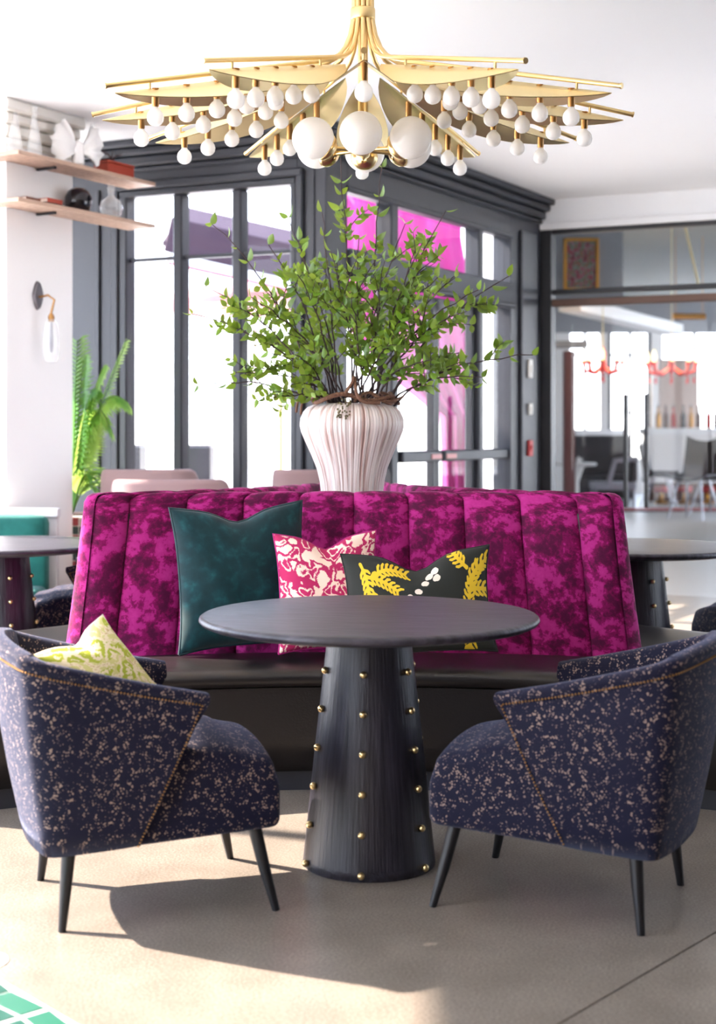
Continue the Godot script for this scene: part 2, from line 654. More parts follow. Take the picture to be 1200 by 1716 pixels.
func shell() -> void:
	# floor: two poured slabs with a sawn joint between them, on a base
	var fl := frame("floor", "polished grey beige concrete floor with a sawn joint", Vector3.ZERO, 0)
	var base := Mb.new()
	base.prism(room_polygon(), -0.12, -0.02)
	part("bed", base.done(), M.toe_kick, fl)
	var j := Vector2(0.444, 3.18)
	var jd := Vector2(0.647, 0.763)
	var jn := Vector2(jd.y, -jd.x)
	for s in [-1.0, 1.0]:
		var o: Vector2 = j + jn * s * 0.003
		var half := PackedVector2Array([o - jd * 40.0, o + jd * 40.0, o + jd * 40.0 + jn * s * 40.0, o - jd * 40.0 + jn * s * 40.0])
		for poly in Geometry2D.intersect_polygons(room_polygon(), half):
			var m := Mb.new()
			m.prism(poly, -0.02, 0.0)
			part("slab", m.done(), M.concrete, fl)
	var cm := Mb.new()
	cm.prism(room_polygon(), CEIL, CEIL + 0.2)
	struct("ceiling", cm.done(), M.ceiling_paint, "smooth white painted ceiling")
	# the long glazed side from which the sun comes, out of the picture
	var left := frame("wall_left", "long window wall of the lounge", Vector3(LEFT_X, 0, 0), 0)
	part("sill_wall", bbm(-0.2, 0, 0, 0.12, -10.7, 2.6), M.white_paint, left)
	part("lintel", bbm(-0.2, 0, 3.02, CEIL, -10.7, 2.6), M.white_paint, left)
	part("pier", bbm(-0.2, 0, 0.12, 3.02, 1.7, 2.6), M.white_paint, left)
	part("pier", bbm(-0.2, 0, 0.12, 3.02, -10.7, -10.2), M.white_paint, left)
	var cuts := [-1.7, 0.6, 3.2, 5.8, 8.2, 10.2]
	for k in cuts.size() - 1:
		var d0: float = cuts[k]
		var d1: float = cuts[k + 1]
		if k > 0:
			part("mullion", bbm(-0.15, -0.05, 0.12, 3.02, -d0 - 0.03, -d0 + 0.03), M.charcoal, left)
		part("pane", bbm(-0.104, -0.098, 0.12, 3.02, -d1 + 0.03, -d0 - 0.03, 0.0), M.glass, left)
	# behind the camera
	struct("wall_front", bbm(LEFT_X - 0.2, RIGHT_X + 0.2, 0, CEIL, -FRONT_D, -FRONT_D + 0.2), M.taupe_wall, "plain pale wall opposite the banquette")
	var c_end := E - ALONG_A * ((RIGHT_X - E.x) / 0.908)
	var rt := frame("wall_right", "pale side wall with one added window that brightens the ceiling", Vector3(RIGHT_X, 0, 0), 0)
	part("wall_panel", bbm(0, 0.2, 0, CEIL, -5.4, -FRONT_D + 0.2), M.taupe_wall, rt)
	part("wall_panel", bbm(0, 0.2, 0, CEIL, -c_end.y, -9.2), M.taupe_wall, rt)
	part("sill_wall", bbm(0, 0.2, 0, 0.3, -9.2, -5.4), M.taupe_wall, rt)
	part("lintel", bbm(0, 0.2, 2.95, CEIL, -9.2, -5.4), M.taupe_wall, rt)
	part("pane", bbm(0.098, 0.104, 0.3, 2.95, -9.2, -5.4, 0.0), M.glass, rt)  # this unseen window is added to lift the light on the ceiling

func cornice(parent: Node3D, x0: float, x1: float, side: float) -> void:
	for st in [[3.05, 3.085, 0.03], [3.085, 3.15, 0.06], [3.15, 3.2, 0.1], [3.2, CEIL, 0.14]]:
		var m := Mb.new()
		bb(m, x0, x1, st[0], st[1], 0.0, side * st[2], 0.012)
		part("cornice_moulding", m.done(), M.charcoal, parent)

func entry_walls() -> void:
	# ---- the wall with the tall window; its own x runs from the corner, z outward
	var turn_a := PI - atan2(0.419, 0.908)
	var kk := V(K.x, K.y, 0)
	var wa := frame("wall_back_left", "charcoal panelled wall around the tall window", kk, turn_a)
	var t := 0.16
	var m := Mb.new()
	bb(m, -0.0, 0.2, 0, CEIL, 0, t)
	part("pilaster", m.done(), M.charcoal, wa)
	part("wall_panel", bbm(1.54, 3.75, 0, CEIL, 0, t), M.charcoal, wa)
	part("frieze", bbm(0.2, 1.54, 2.9, CEIL, 0, t), M.charcoal, wa)
	part("sill_wall", bbm(0.2, 1.54, 0, 0.3, 0, t), M.charcoal, wa)
	part("panel_moulding", bbm(1.70, 1.73, 0.3, 2.95, -0.02, 0), M.charcoal, wa)
	part("panel_moulding", bbm(0.075, 0.085, 0.1, 3.0, -0.012, 0), M.charcoal, wa)
	cornice(wa, -0.1, 3.75, -1.0)
	var wn := frame("window_1", "tall charcoal window of six panes with a thin transom bar", kk, turn_a)
	for c in [[0.15, 0.2, 0.3, 2.96, -0.035], [0.2, 0.245, 0.3, 2.93, -0.02], [1.54, 1.6, 0.3, 2.96, -0.035], [1.48, 1.54, 0.3, 2.93, -0.02]]:
		part("casing", bbm(c[0], c[1], c[2], c[3], c[4], t * 0.6, 0.008), M.charcoal, wn)
	part("casing", bbm(0.15, 1.6, 2.93, 2.985, -0.045, 0.02, 0.012), M.charcoal, wn)
	part("casing", bbm(0.2, 1.54, 2.885, 2.93, -0.025, t * 0.6, 0.01), M.charcoal, wn)
	part("sill", bbm(0.15, 1.6, 0.28, 0.33, -0.06, t * 0.6, 0.01), M.charcoal, wn)
	for x in [0.64, 1.087]:
		part("mullion", bbm(x - 0.035, x + 0.035, 0.33, 2.885, -0.01, t * 0.6, 0.01), M.charcoal, wn)
	var cols := [0.245, 0.605, 0.675, 1.052, 1.122, 1.48]
	for k in 3:
		part("transom_bar", bbm(cols[2 * k], cols[2 * k + 1], 2.455, 2.48, 0.02, 0.06, 0.004), M.charcoal, wn)
		part("pane", bbm(cols[2 * k], cols[2 * k + 1], 2.48, 2.885, 0.038, 0.042, 0.0), M.glass, wn)
		part("pane", bbm(cols[2 * k], cols[2 * k + 1], 0.33, 2.455, 0.038, 0.042, 0.0), M.glass, wn)
	# ---- the wall with the doors; x runs away from the corner, z towards the lounge
	var turn_b := atan2(0.8666, 0.499)
	var wb := frame("wall_back_right", "charcoal entry wall over the glass doors", kk, turn_b)
	part("pilaster", bbm(0.0, 0.27, 0, CEIL, -t, 0), M.charcoal, wb)
	part("frieze", bbm(0.27, 2.86, 2.89, CEIL, -t, 0), M.charcoal, wb)
	part("end_post", bbm(2.86, 3.46, 0, CEIL, -t, 0), M.charcoal, wb)
	part("pilaster_face", bbm(3.02, 3.34, 0, 2.95, 0, 0.03, 0.01), M.charcoal, wb)
	cornice(wb, 0.1, 3.46, 1.0)
	part("rail", bbm(0.27, 2.86, 2.33, 2.5, -t, 0.025, 0.01), M.charcoal, wb)
	part("rail_moulding", bbm(0.27, 2.86, 2.30, 2.335, -0.02, 0.05, 0.01), M.charcoal, wb)
	part("head_moulding", bbm(0.25, 2.88, 2.86, 2.9, -0.05, 0.02, 0.01), M.charcoal, wb)
	for x in [[0.85, 0.95], [2.25, 2.33]]:
		part("mullion", bbm(x[0], x[1], 0, 2.89, -0.12, 0.01, 0.01), M.charcoal, wb)
	var w2 := frame("window_2", "row of transom panes above the entry doors", kk, turn_b)
	for x in [[0.27, 0.85], [0.95, 2.25], [2.33, 2.86]]:
		part("pane", bbm(x[0], x[1], 2.5, 2.86, -0.062, -0.058, 0.0), M.glass, w2)
	for x in [[0.27, 0.85, "window_3", "narrow side pane beside the entry doors"], [2.33, 2.86, "window_4", "side pane between doors and end post"]]:
		var w := frame(x[2], x[3], kk, turn_b)
		part("bottom_rail", bbm(x[0], x[1], 0, 0.25, -0.1, 0.0, 0.01), M.charcoal, w)
		part("mid_rail", bbm(x[0], x[1], 1.1, 1.18, -0.09, -0.02, 0.01), M.charcoal, w)
		part("pane", bbm(x[0], x[1], 0.25, 1.1, -0.062, -0.058, 0.0), M.glass, w)
		part("pane", bbm(x[0], x[1], 1.18, 2.3, -0.062, -0.058, 0.0), M.glass, w)
	for x in [[0.955, 1.598, "door_1", 1.40, 1.56, "glass entry door leaf beside the narrow side pane"], [1.602, 2.245, "door_2", 1.64, 1.80, "glass entry door leaf with a blush push pad"]]:
		var d := frame(x[2], x[5], kk, turn_b)
		var x0: float = x[0]
		var x1: float = x[1]
		part("stile", bbm(x0, x0 + 0.05, 0.01, 2.29, -0.09, -0.03, 0.005), M.charcoal, d)
		part("stile", bbm(x1 - 0.05, x1, 0.01, 2.29, -0.09, -0.03, 0.005), M.charcoal, d)
		part("top_rail", bbm(x0, x1, 2.2, 2.29, -0.09, -0.03, 0.005), M.charcoal, d)
		part("bottom_rail", bbm(x0, x1, 0.01, 0.25, -0.09, -0.03, 0.005), M.charcoal, d)
		var bar := part("push_bar", bbm(x0 + 0.02, x1 - 0.02, 1.1, 1.18, -0.04, 0.03, 0.01), M.charcoal, d)
		part("push_pad", bbm(x[3], x[4], 1.12, 1.155, 0.03, 0.038, 0.003), M.push_pad, bar)
		part("pane", bbm(x0 + 0.05, x1 - 0.05, 0.25, 2.2, -0.062, -0.058, 0.0), M.glass, d)
	# plates on the end post
	for pl in [[3.16, 1.83, 0.07, 0.15, "switch_plate", "white switch plate on the charcoal end post, upper of two", M.plate_white, "switch"], [3.16, 1.50, 0.06, 0.09, "card_reader", "small cream card reader below the switch plate", M.plate_white, "card reader"], [3.16, 1.18, 0.08, 0.13, "fire_alarm", "small red fire alarm pull on the charcoal end post", M.alarm_red, "alarm"]]:
		var o := thing(pl[4], pl[5], pl[7], kk + Basis(Vector3.UP, turn_b) * Vector3(pl[0], pl[1], 0.031), turn_b)
		part("plate", bbm(-pl[2] / 2, pl[2] / 2, -pl[3] / 2, pl[3] / 2, 0, 0.02, 0.004), pl[6], o)
		part("button", bbm(-pl[2] / 5, pl[2] / 5, -pl[3] / 5, pl[3] / 5, 0.02, 0.03, 0.003), pl[6], o)

func glass_wall() -> void:
	var turn := -atan2(0.419, 0.908)
	var o := V(E.x, E.y, 0)
	var wl: float = (RIGHT_X - E.x) / 0.908
	var wc := frame("wall_far_right", "white soffit above the black framed glass wall", o, turn)
	part("soffit", bbm(0, wl, 3.01, 4.3, -0.14, 0.0), M.ceiling_paint, wc)
	part("soffit_moulding", bbm(0.0, wl, 3.0, 3.06, 0.0, 0.02, 0.008), M.ceiling_paint, wc)
	part("post", bbm(0.0, 0.1, 0, 3.01, -0.12, 0.01), M.black_metal, wc)
	part("post", bbm(wl - 0.1, wl, 0, 3.01, -0.12, 0.01), M.black_metal, wc)
	part("head_bar", bbm(0.1, wl - 0.1, 2.965, 3.01, -0.1, 0.0), M.black_metal, wc)
	part("transom_bar", bbm(0.1, wl - 0.1, 2.46, 2.50, -0.1, 0.0), M.black_metal, wc)
	part("header_rail", bbm(0.1, wl - 0.1, 2.36, 2.42, -0.1, 0.0), M.bronze_rail, wc)
	var w := frame("window_5", "clear fixed panes of the black framed glass wall", o, turn)
	part("pane", bbm(0.1, wl - 0.1, 2.5, 2.965, -0.055, -0.045, 0.0), M.glass, w)
	part("pane", bbm(0.1, 0.26, 0.02, 2.36, -0.055, -0.045, 0.0), M.glass, w)
	part("pane", bbm(1.42, wl - 0.1, 0.02, 2.36, -0.055, -0.045, 0.0), M.glass, w)
	for k in 2:
		var x0: float = [0.27, 0.823][k]
		var d := frame("door_%d" % (3 + k), ["frameless glass door with a tall black pull, hinged by the black post", "frameless glass door with a tall black pull, farther from the post"][k], o, turn)
		part("leaf", bbm(x0, x0 + 0.55, 0.01, 2.35, -0.056, -0.044, 0.0), M.glass, d)
		var hx: float = [0.735, 0.906][k]
		var h := part("pull_handle", bbm(hx - 0.016, hx + 0.016, 0.7, 1.62, 0.02, 0.05, 0.006), M.black_metal, d)
		for y in [0.85, 1.47]:
			part("standoff", bbm(hx - 0.008, hx + 0.008, y - 0.008, y + 0.008, -0.045, 0.02, 0.002), M.black_metal, h)

func beyond_glass() -> void:
	var high := 4.2
	var fm := Mb.new()
	fm.prism(far_polygon(), -0.1, -0.001)
	struct("floor_far", fm.done(), M.terrazzo, "pale terrazzo floor of the restaurant beyond the glass")
	var cm := Mb.new()
	cm.prism(far_polygon(), high, high + 0.2)
	struct("ceiling_far", cm.done(), M.soft_grey_ceiling, "grey ceiling of the restaurant beyond the glass")
	# back wall with tall bright windows
	var bk := frame("wall_far_back", "pale restaurant back wall with tall windows", V(0, 31.0, 0), 0)
	part("lintel", bbm(1.3, 14.2, 3.45, high, -0.2, 0), M.grey_wall, bk)
	part("sill_wall", bbm(1.3, 14.2, 0, 0.72, -0.2, 0), M.cloth_white, bk)
	for x in [[1.3, 4.6], [5.24, 5.42], [6.35, 6.6], [8.6, 9.6], [11.0, 14.2]]:
		part("pier", bbm(x[0], x[1], 0.72, 3.45, -0.2, 0), M.cloth_white, bk)
	for x in [4.92, 5.46, 5.9, 6.31, 7.3, 8.0, 10.3]:
		part("window_bar", bbm(x - 0.035, x + 0.035, 0.72, 3.45, -0.12, -0.04), M.black_metal, bk)
	part("window_bar", bbm(4.6, 6.35, 2.95, 3.0, -0.12, -0.05), M.black_metal, bk)
	part("window_sill", bbm(4.6, 5.8, 1.22, 1.36, -0.05, 0.08), M.ceiling_paint, bk)
	for x in [[4.6, 5.24], [5.42, 6.35], [6.6, 8.6], [9.6, 11.0]]:
		part("pane", bbm(x[0], x[1], 0.72, 3.45, -0.1, -0.094, 0.0), M.glass, bk)
	var sd := frame("wall_far_side", "side wall of the restaurant with broad windows added to brighten the room", V(14.0, 0, 0), 0)
	part("lintel", bbm(0, 0.2, 3.6, high, -31.2, -8.6), M.grey_wall, sd)
	part("sill_wall", bbm(0, 0.2, 0, 0.5, -31.2, -8.6), M.grey_wall, sd)
	for k in 6:
		var d: float = 8.6 + k * 4.5
		part("pier", bbm(0, 0.2, 0.5, 3.6, -d - 0.25, -d + 0.25), M.grey_wall, sd)
		if k < 5:
			part("pane", bbm(0.098, 0.104, 0.5, 3.6, -d - 4.25, -d - 0.25, 0.0), M.glass, sd)  # out of view: broad windows added so the restaurant reads bright
	struct("wall_far_sun_block", bbm(1.3, 1.5, 0, high, -31.0, -12.15), M.grey_wall, "grey wall between restaurant and entry, added to block the sun")  # solid wall added to keep sunlight out of the restaurant
	struct("wall_far_near", bbm(RIGHT_X + 0.2, 14.2, 0, high, -8.8, -8.6), M.grey_wall, "return wall of the restaurant")
	# bulkhead with the framed picture
	struct("wall_far_bulkhead", bbm(1.5, 3.0, 2.75, high, -16.4, -16.2), M.grey_wall, "grey bulkhead wall that carries the picture")
	struct("beam_far", box_mesh(V(4.5, 23.9, 3.2), Vector3(6.0, 0.2, 0.35), 0.01, Basis(Vector3.UP, atan2(5.2, 2.65))), M.ceiling_paint, "white ceiling beam in the restaurant")
	var pic := thing("picture", "gold framed abstract picture of red and green strokes behind the glass", "picture", V(2.52, 16.17, 3.2))
	for s in [[-0.2, -0.165, -0.3, 0.3], [0.165, 0.2, -0.3, 0.3], [-0.2, 0.2, -0.3, -0.265], [-0.2, 0.2, 0.265, 0.3]]:
		part("frame_side", bbm(s[0], s[1], s[2], s[3], -0.02, 0.02), M.gold, pic)
	var art := mat("abstract_print", Color.WHITE, 0.7)
	art.albedo_texture = ramp_tex(noise(0.02, 3, 301, 30.0), 256, [[0.0, c8(60, 40, 48)], [0.35, c8(150, 54, 60)], [0.5, c8(150, 140, 150)], [0.62, c8(64, 102, 56)], [0.8, c8(176, 90, 84)], [1.0, c8(60, 80, 50)]])
	part("canvas", bbm(-0.165, 0.165, -0.265, 0.265, -0.015, 0.0, 0.0), art, pic)
	struct("column_far", bbm(3.16, 3.32, 0, 2.55, -22.1, -21.9), M.maroon, "maroon column in the restaurant")
	struct("trim_1", bbm(2.95, 3.5, 2.6, 2.7, -22.2, -21.8), M.grey_wall, "grey shelf rail over the maroon column")
	struct("wall_far_panel", bbm(6.0, 6.75, 0, 2.75, -28.6, -28.4), M.beige_panel, "beige panel behind the bar")
	var rug := thing("runner_rug", "long red runner rug on the pale restaurant floor", "rug", V(5.4, 24.0, 0))
	part("pile", bbm(-1.4, 2.6, 0, 0.015, -0.45, 0.45, 0.004), M.alarm_red, rug)
	part("edge_band", bbm(-1.4, 2.6, 0, 0.016, 0.45, 0.5, 0.003), M.maroon, rug)
	# brass lamps under the ceiling
	var rod := thing("brass_rod_lamp", "thin slanted brass rod hanging under the restaurant ceiling", "lamp", V(3.33, 15.0, high))
	var m := Mb.new()
	m.tube(poly3([Vector3(0, 0, 0), Vector3(0.1, -0.75, 0), Vector3(0.24, -1.36, 0)]), 0.014, 8)
	part("rod", m.done(), M.brass_soft, rod)
	var bl := thing("brass_bar_lamp", "short level brass bar lamp hung on two wires in the restaurant", "lamp", V(4.9, 21.2, 3.02))
	m = Mb.new()
	m.tube(poly3([Vector3(-0.24, 0, 0), Vector3(0.24, 0, 0)]), 0.045, 12)
	part("bar", m.done(), M.gold, bl)
	for x in [-0.2, 0.2]:
		m = Mb.new()
		m.tube(poly3([Vector3(x, 0.04, 0), Vector3(x, high - 3.02, 0)]), 0.005, 6)
		part("wire", m.done(), M.gold, bl)
	# two red glass chandeliers
	for c in [[3.42, 20.0, 2.3, 0.27, "red glass candle chandelier near the maroon column"], [4.38, 20.0, 2.28, 0.34, "red glass candle chandelier above the dark dining chairs"]]:
		var ch := thing("restaurant_chandelier", c[4], "chandelier", V(c[0], c[1], c[2]))
		var sm := Mb.new()
		sm.tube(poly3([Vector3(0, high - c[2], 0), Vector3(0, 0.19, 0)]), 0.006, 8)
		part("chain", sm.done(), M.brass_soft, ch)
		sm = Mb.new()
		sm.lathe([Vector2(0.005, -0.16), Vector2(0.06, -0.1), Vector2(0.03, 0.0), Vector2(0.05, 0.1), Vector2(0.005, 0.2)], 12)
		part("stem", sm.done(), M.red_glass, ch)
		for k in 8:
			var a := TAU * k / 8.0 + 0.2
			var dirv := Vector3(cos(a), 0, sin(a))
			var am := Mb.new()
			am.tube(poly3([Vector3(0, -0.06, 0), dirv * c[3] * 0.5 + Vector3(0, -0.17, 0), dirv * c[3] * 0.9 + Vector3(0, -0.13, 0), dirv * c[3] + Vector3(0, -0.01, 0)]), [0.02, 0.026, 0.026, 0.022], 8)
			am.lathe([Vector2(0.012, -0.05), Vector2(0.045, -0.02), Vector2(0.05, 0.0)], 10, dirv * c[3])
			am.lathe([Vector2(0.003, -0.3), Vector2(0.022, -0.26), Vector2(0.003, -0.19)], 8, dirv * c[3] * 0.9)
			var arm := part("arm", am.done(), M.red_glass, ch)
			var bm := Mb.new()
			bm.lathe([Vector2(0.018, 0), Vector2(0.03, 0.06), Vector2(0.024, 0.12), Vector2(0.003, 0.17)], 10, dirv * c[3])
			part("candle_bulb", bm.done(), M.candle_glow, arm)
		var lamp := OmniLight3D.new()
		lamp.name = "candle_light"
		lamp.position = Vector3(0, 0.09, 0)
		lamp.light_color = Color(1.0, 0.88, 0.7)
		lamp.light_energy = 0.4
		lamp.light_size = 0.3
		lamp.omni_range = 12.0
		lamp.omni_attenuation = 2.0
		lamp.shadow_enabled = true
		ch.add_child(lamp)
	# white table with tea things, bench, chairs
	var tb := thing("dining_table", "white round dining table with a curved pedestal behind the glass", "table", V(3.92, 26.0, 0))
	var tm := Mb.new()
	tm.lathe([Vector2(0.02, 0.69), Vector2(0.39, 0.695), Vector2(0.41, 0.71), Vector2(0.41, 0.735), Vector2(0.4, 0.75), Vector2(0.01, 0.75)], 28)
	part("tabletop", tm.done(), M.cloth_white, tb)
	tm = Mb.new()
	tm.lathe([Vector2(0.3, 0.0), Vector2(0.28, 0.03), Vector2(0.1, 0.08), Vector2(0.09, 0.4), Vector2(0.18, 0.66), Vector2(0.24, 0.69)], 20)
	part("pedestal", tm.done(), M.cloth_white, tb)
	for c in [[3.78, 26.0, 1.3, "teapot", "white teapot on the white round dining table"], [4.02, 26.1, 0.8, "milk_jug", "small white jug on the white round dining table"]]:
		var pot := thing(c[3], c[4], "teapot" if c[2] > 1.0 else "jug", V(c[0], c[1], 0.751))
		tm = Mb.new()
		tm.lathe([Vector2(0.03, 0), Vector2(0.06, 0.03), Vector2(0.065, 0.06), Vector2(0.04, 0.1), Vector2(0.012, 0.11), Vector2(0.018, 0.13), Vector2(0.003, 0.145)], 18)
		part("body", tm.done(), M.ceramic_white, pot)
		tm = Mb.new()
		tm.tube(poly3([Vector3(0.05, 0.04, 0), Vector3(0.085, 0.06, 0), Vector3(0.1, 0.1, 0)]), [0.012, 0.009, 0.007], 8)
		part("spout", tm.done(), M.ceramic_white, pot)
		pot.scale = Vector3.ONE * c[2]
	var bench := thing("restaurant_bench", "long dark leather bench with a tall back behind the white dining table", "bench", V(4.75, 28.6, 0))
	part("seat", bbm(-0.6, 0.65, 0.12, 0.45, 0.0, 0.6, 0.03), M.dark_leather, bench)
	part("backrest", bbm(-0.6, 0.65, 0.45, 1.24, -0.14, 0.04, 0.03), M.dark_leather, bench)
	part("plinth", bbm(-0.58, 0.63, 0.0, 0.12, 0.03, 0.55), M.black_metal, bench)
	# pale arm chair seen from its side
	var pc := thing("pale_chair", "pale grey framed chair with a stepped arm beside the tall door pulls", "chair", V(4.42, 25.0, 0))
	tm = Mb.new()
	tm.tube(poly3([Vector3(-0.35, 0.36, 0.25), Vector3(-0.1, 0.38, 0.25), Vector3(0.02, 0.82, 0.25), Vector3(0.42, 0.84, 0.25)]), 0.05, 8)
	part("arm_frame", tm.done(), M.seat_grey, pc)
	part("seat", bbm(-0.35, 0.4, 0.3, 0.44, -0.3, 0.25, 0.03), M.seat_grey, pc)
	part("backrest", bbm(0.3, 0.42, 0.44, 0.82, -0.3, 0.22, 0.03), M.dark_leather, pc)
	for x in [[-0.3, 0.2], [-0.3, -0.25], [0.35, 0.2], [0.35, -0.25]]:
		part("leg", bbm(x[0] - 0.02, x[0] + 0.02, 0, 0.3, x[1] - 0.02, x[1] + 0.02), M.seat_grey, pc)
	for c in [[5.25, 25.0, 1.2, 1.25, "dark shell dining chair with slim steel legs nearest the pale grey framed chair"], [5.05, 21.5, -0.7, 1.36, "dark shell dining chair standing clear on the pale floor before the red runner"], [5.62, 22.6, 2.3, 1.3, "dark shell dining chair half hidden past the one on the pale floor"]]:
		shell_chair(V(c[0], c[1], 0), c[2], c[4], c[3])
	var bar := thing("bar_counter", "long white topped bar counter with a brown base", "counter", V(6.6, 27.2, 0))
	part("front", bbm(-1.15, 1.6, 0.35, 1.25, -0.3, 0.3, 0.01), M.cloth_white, bar)
	part("worktop", bbm(-1.2, 1.65, 1.25, 1.38, -0.35, 0.36, 0.01), M.ceiling_paint, bar)
	part("base", bbm(-1.1, 1.55, 0.0, 0.35, -0.25, 0.28, 0.01), M.bar_brown, bar)
	for k in 5:
		var sx := 5.55 + k * 0.42
		var so := thing("low_stool", "low round red stool with a gold foot ring before the bar base", "stool", V(sx, 26.2, 0), 0, "red stools along the bar")
		tm = Mb.new()
		tm.lathe([Vector2(0.01, 0.2), Vector2(0.13, 0.21), Vector2(0.15, 0.26), Vector2(0.13, 0.31), Vector2(0.01, 0.32)], 18)
		part("seat", tm.done(), M.alarm_red, so)
		tm = Mb.new()
		tm.lathe([Vector2(0.12, 0.0), Vector2(0.12, 0.03), Vector2(0.04, 0.05), Vector2(0.04, 0.2)], 16)
		part("foot", tm.done(), M.gold, so)
	for k in 9:
		var bo := thing("bottle", ["gold bottle", "brown bottle", "red glass bottle", "black bottle"][k % 4] + " standing on the white bar worktop", "bottle", V(5.7 + k * 0.16, 27.2 + 0.07 * (k % 3), 1.381), 0, "bottles on the bar worktop")
		tm = Mb.new()
		tm.lathe([Vector2(0.045, 0), Vector2(0.05, 0.015), Vector2(0.05, 0.24), Vector2(0.019, 0.31), Vector2(0.018, 0.4)], 12)
		part("body", tm.done(), [M.gold, M.bar_brown, M.red_glass, M.dark_glass][k % 4], bo)
		tm = Mb.new()
		tm.lathe([Vector2(0.021, 0.401), Vector2(0.021, 0.43)], 10)
		part("cap", tm.done(), M.black_metal, bo)

func shell_chair(at: Vector3, turn: float, label: String, size: float) -> void:
	var o := thing("shell_chair", label, "chair", at, turn, "dark shell chairs beyond the glass")
	o.scale = Vector3.ONE * size
	var rows := []
	for i in 9:
		var t := i / 8.0
		var row := PackedVector3Array()
		for k in 9:
			var s := k / 4.0 - 1.0
			var w := lerpf(0.24, 0.2, t)
			var y := 0.44 if t < 0.5 else 0.44 + pow((t - 0.5) * 2.0, 1.3) * 0.42
			var z := 0.24 - t * 0.8 if t < 0.5 else -0.16 - (t - 0.5) * 0.2
			row.append(Vector3(s * w, y + absf(s) * absf(s) * 0.06, z + s * s * 0.05 * t))
		rows.append(row)
	var m := Mb.new()
	m.smooth(true)
	m.grid(rows)
	var under := []
	for r in rows:
		var u := PackedVector3Array()
		for p in r:
			u.append(p + Vector3(0, -0.025, -0.02))
		under.append(u)
	m.grid(under, [], false, true)
	for e in [[rows, under]]:
		var ring_a := PackedVector3Array()
		var ring_b := PackedVector3Array()
		for k in 9:
			ring_a.append(rows[0][k])
			ring_b.append(under[0][k])
		for i in range(1, 9):
			ring_a.append(rows[i][8])
			ring_b.append(under[i][8])
		for k in range(7, -1, -1):
			ring_a.append(rows[8][k])
			ring_b.append(under[8][k])
		for i in range(7, 0, -1):
			ring_a.append(rows[i][0])
			ring_b.append(under[i][0])
		m.grid([ring_a, ring_b], [], true)
	part("shell", m.done(), M.dark_leather, o)
	for sx in [-1.0, 1.0]:
		for sz in [-1.0, 1.0]:
			var lm := Mb.new()
			lm.tube(poly3([Vector3(sx * 0.13, 0.43, sz * 0.1 + 0.02), Vector3(sx * 0.21, 0.0, sz * 0.22)]), [0.016, 0.01], 8)
			part("leg", lm.done(), M.steel, o)

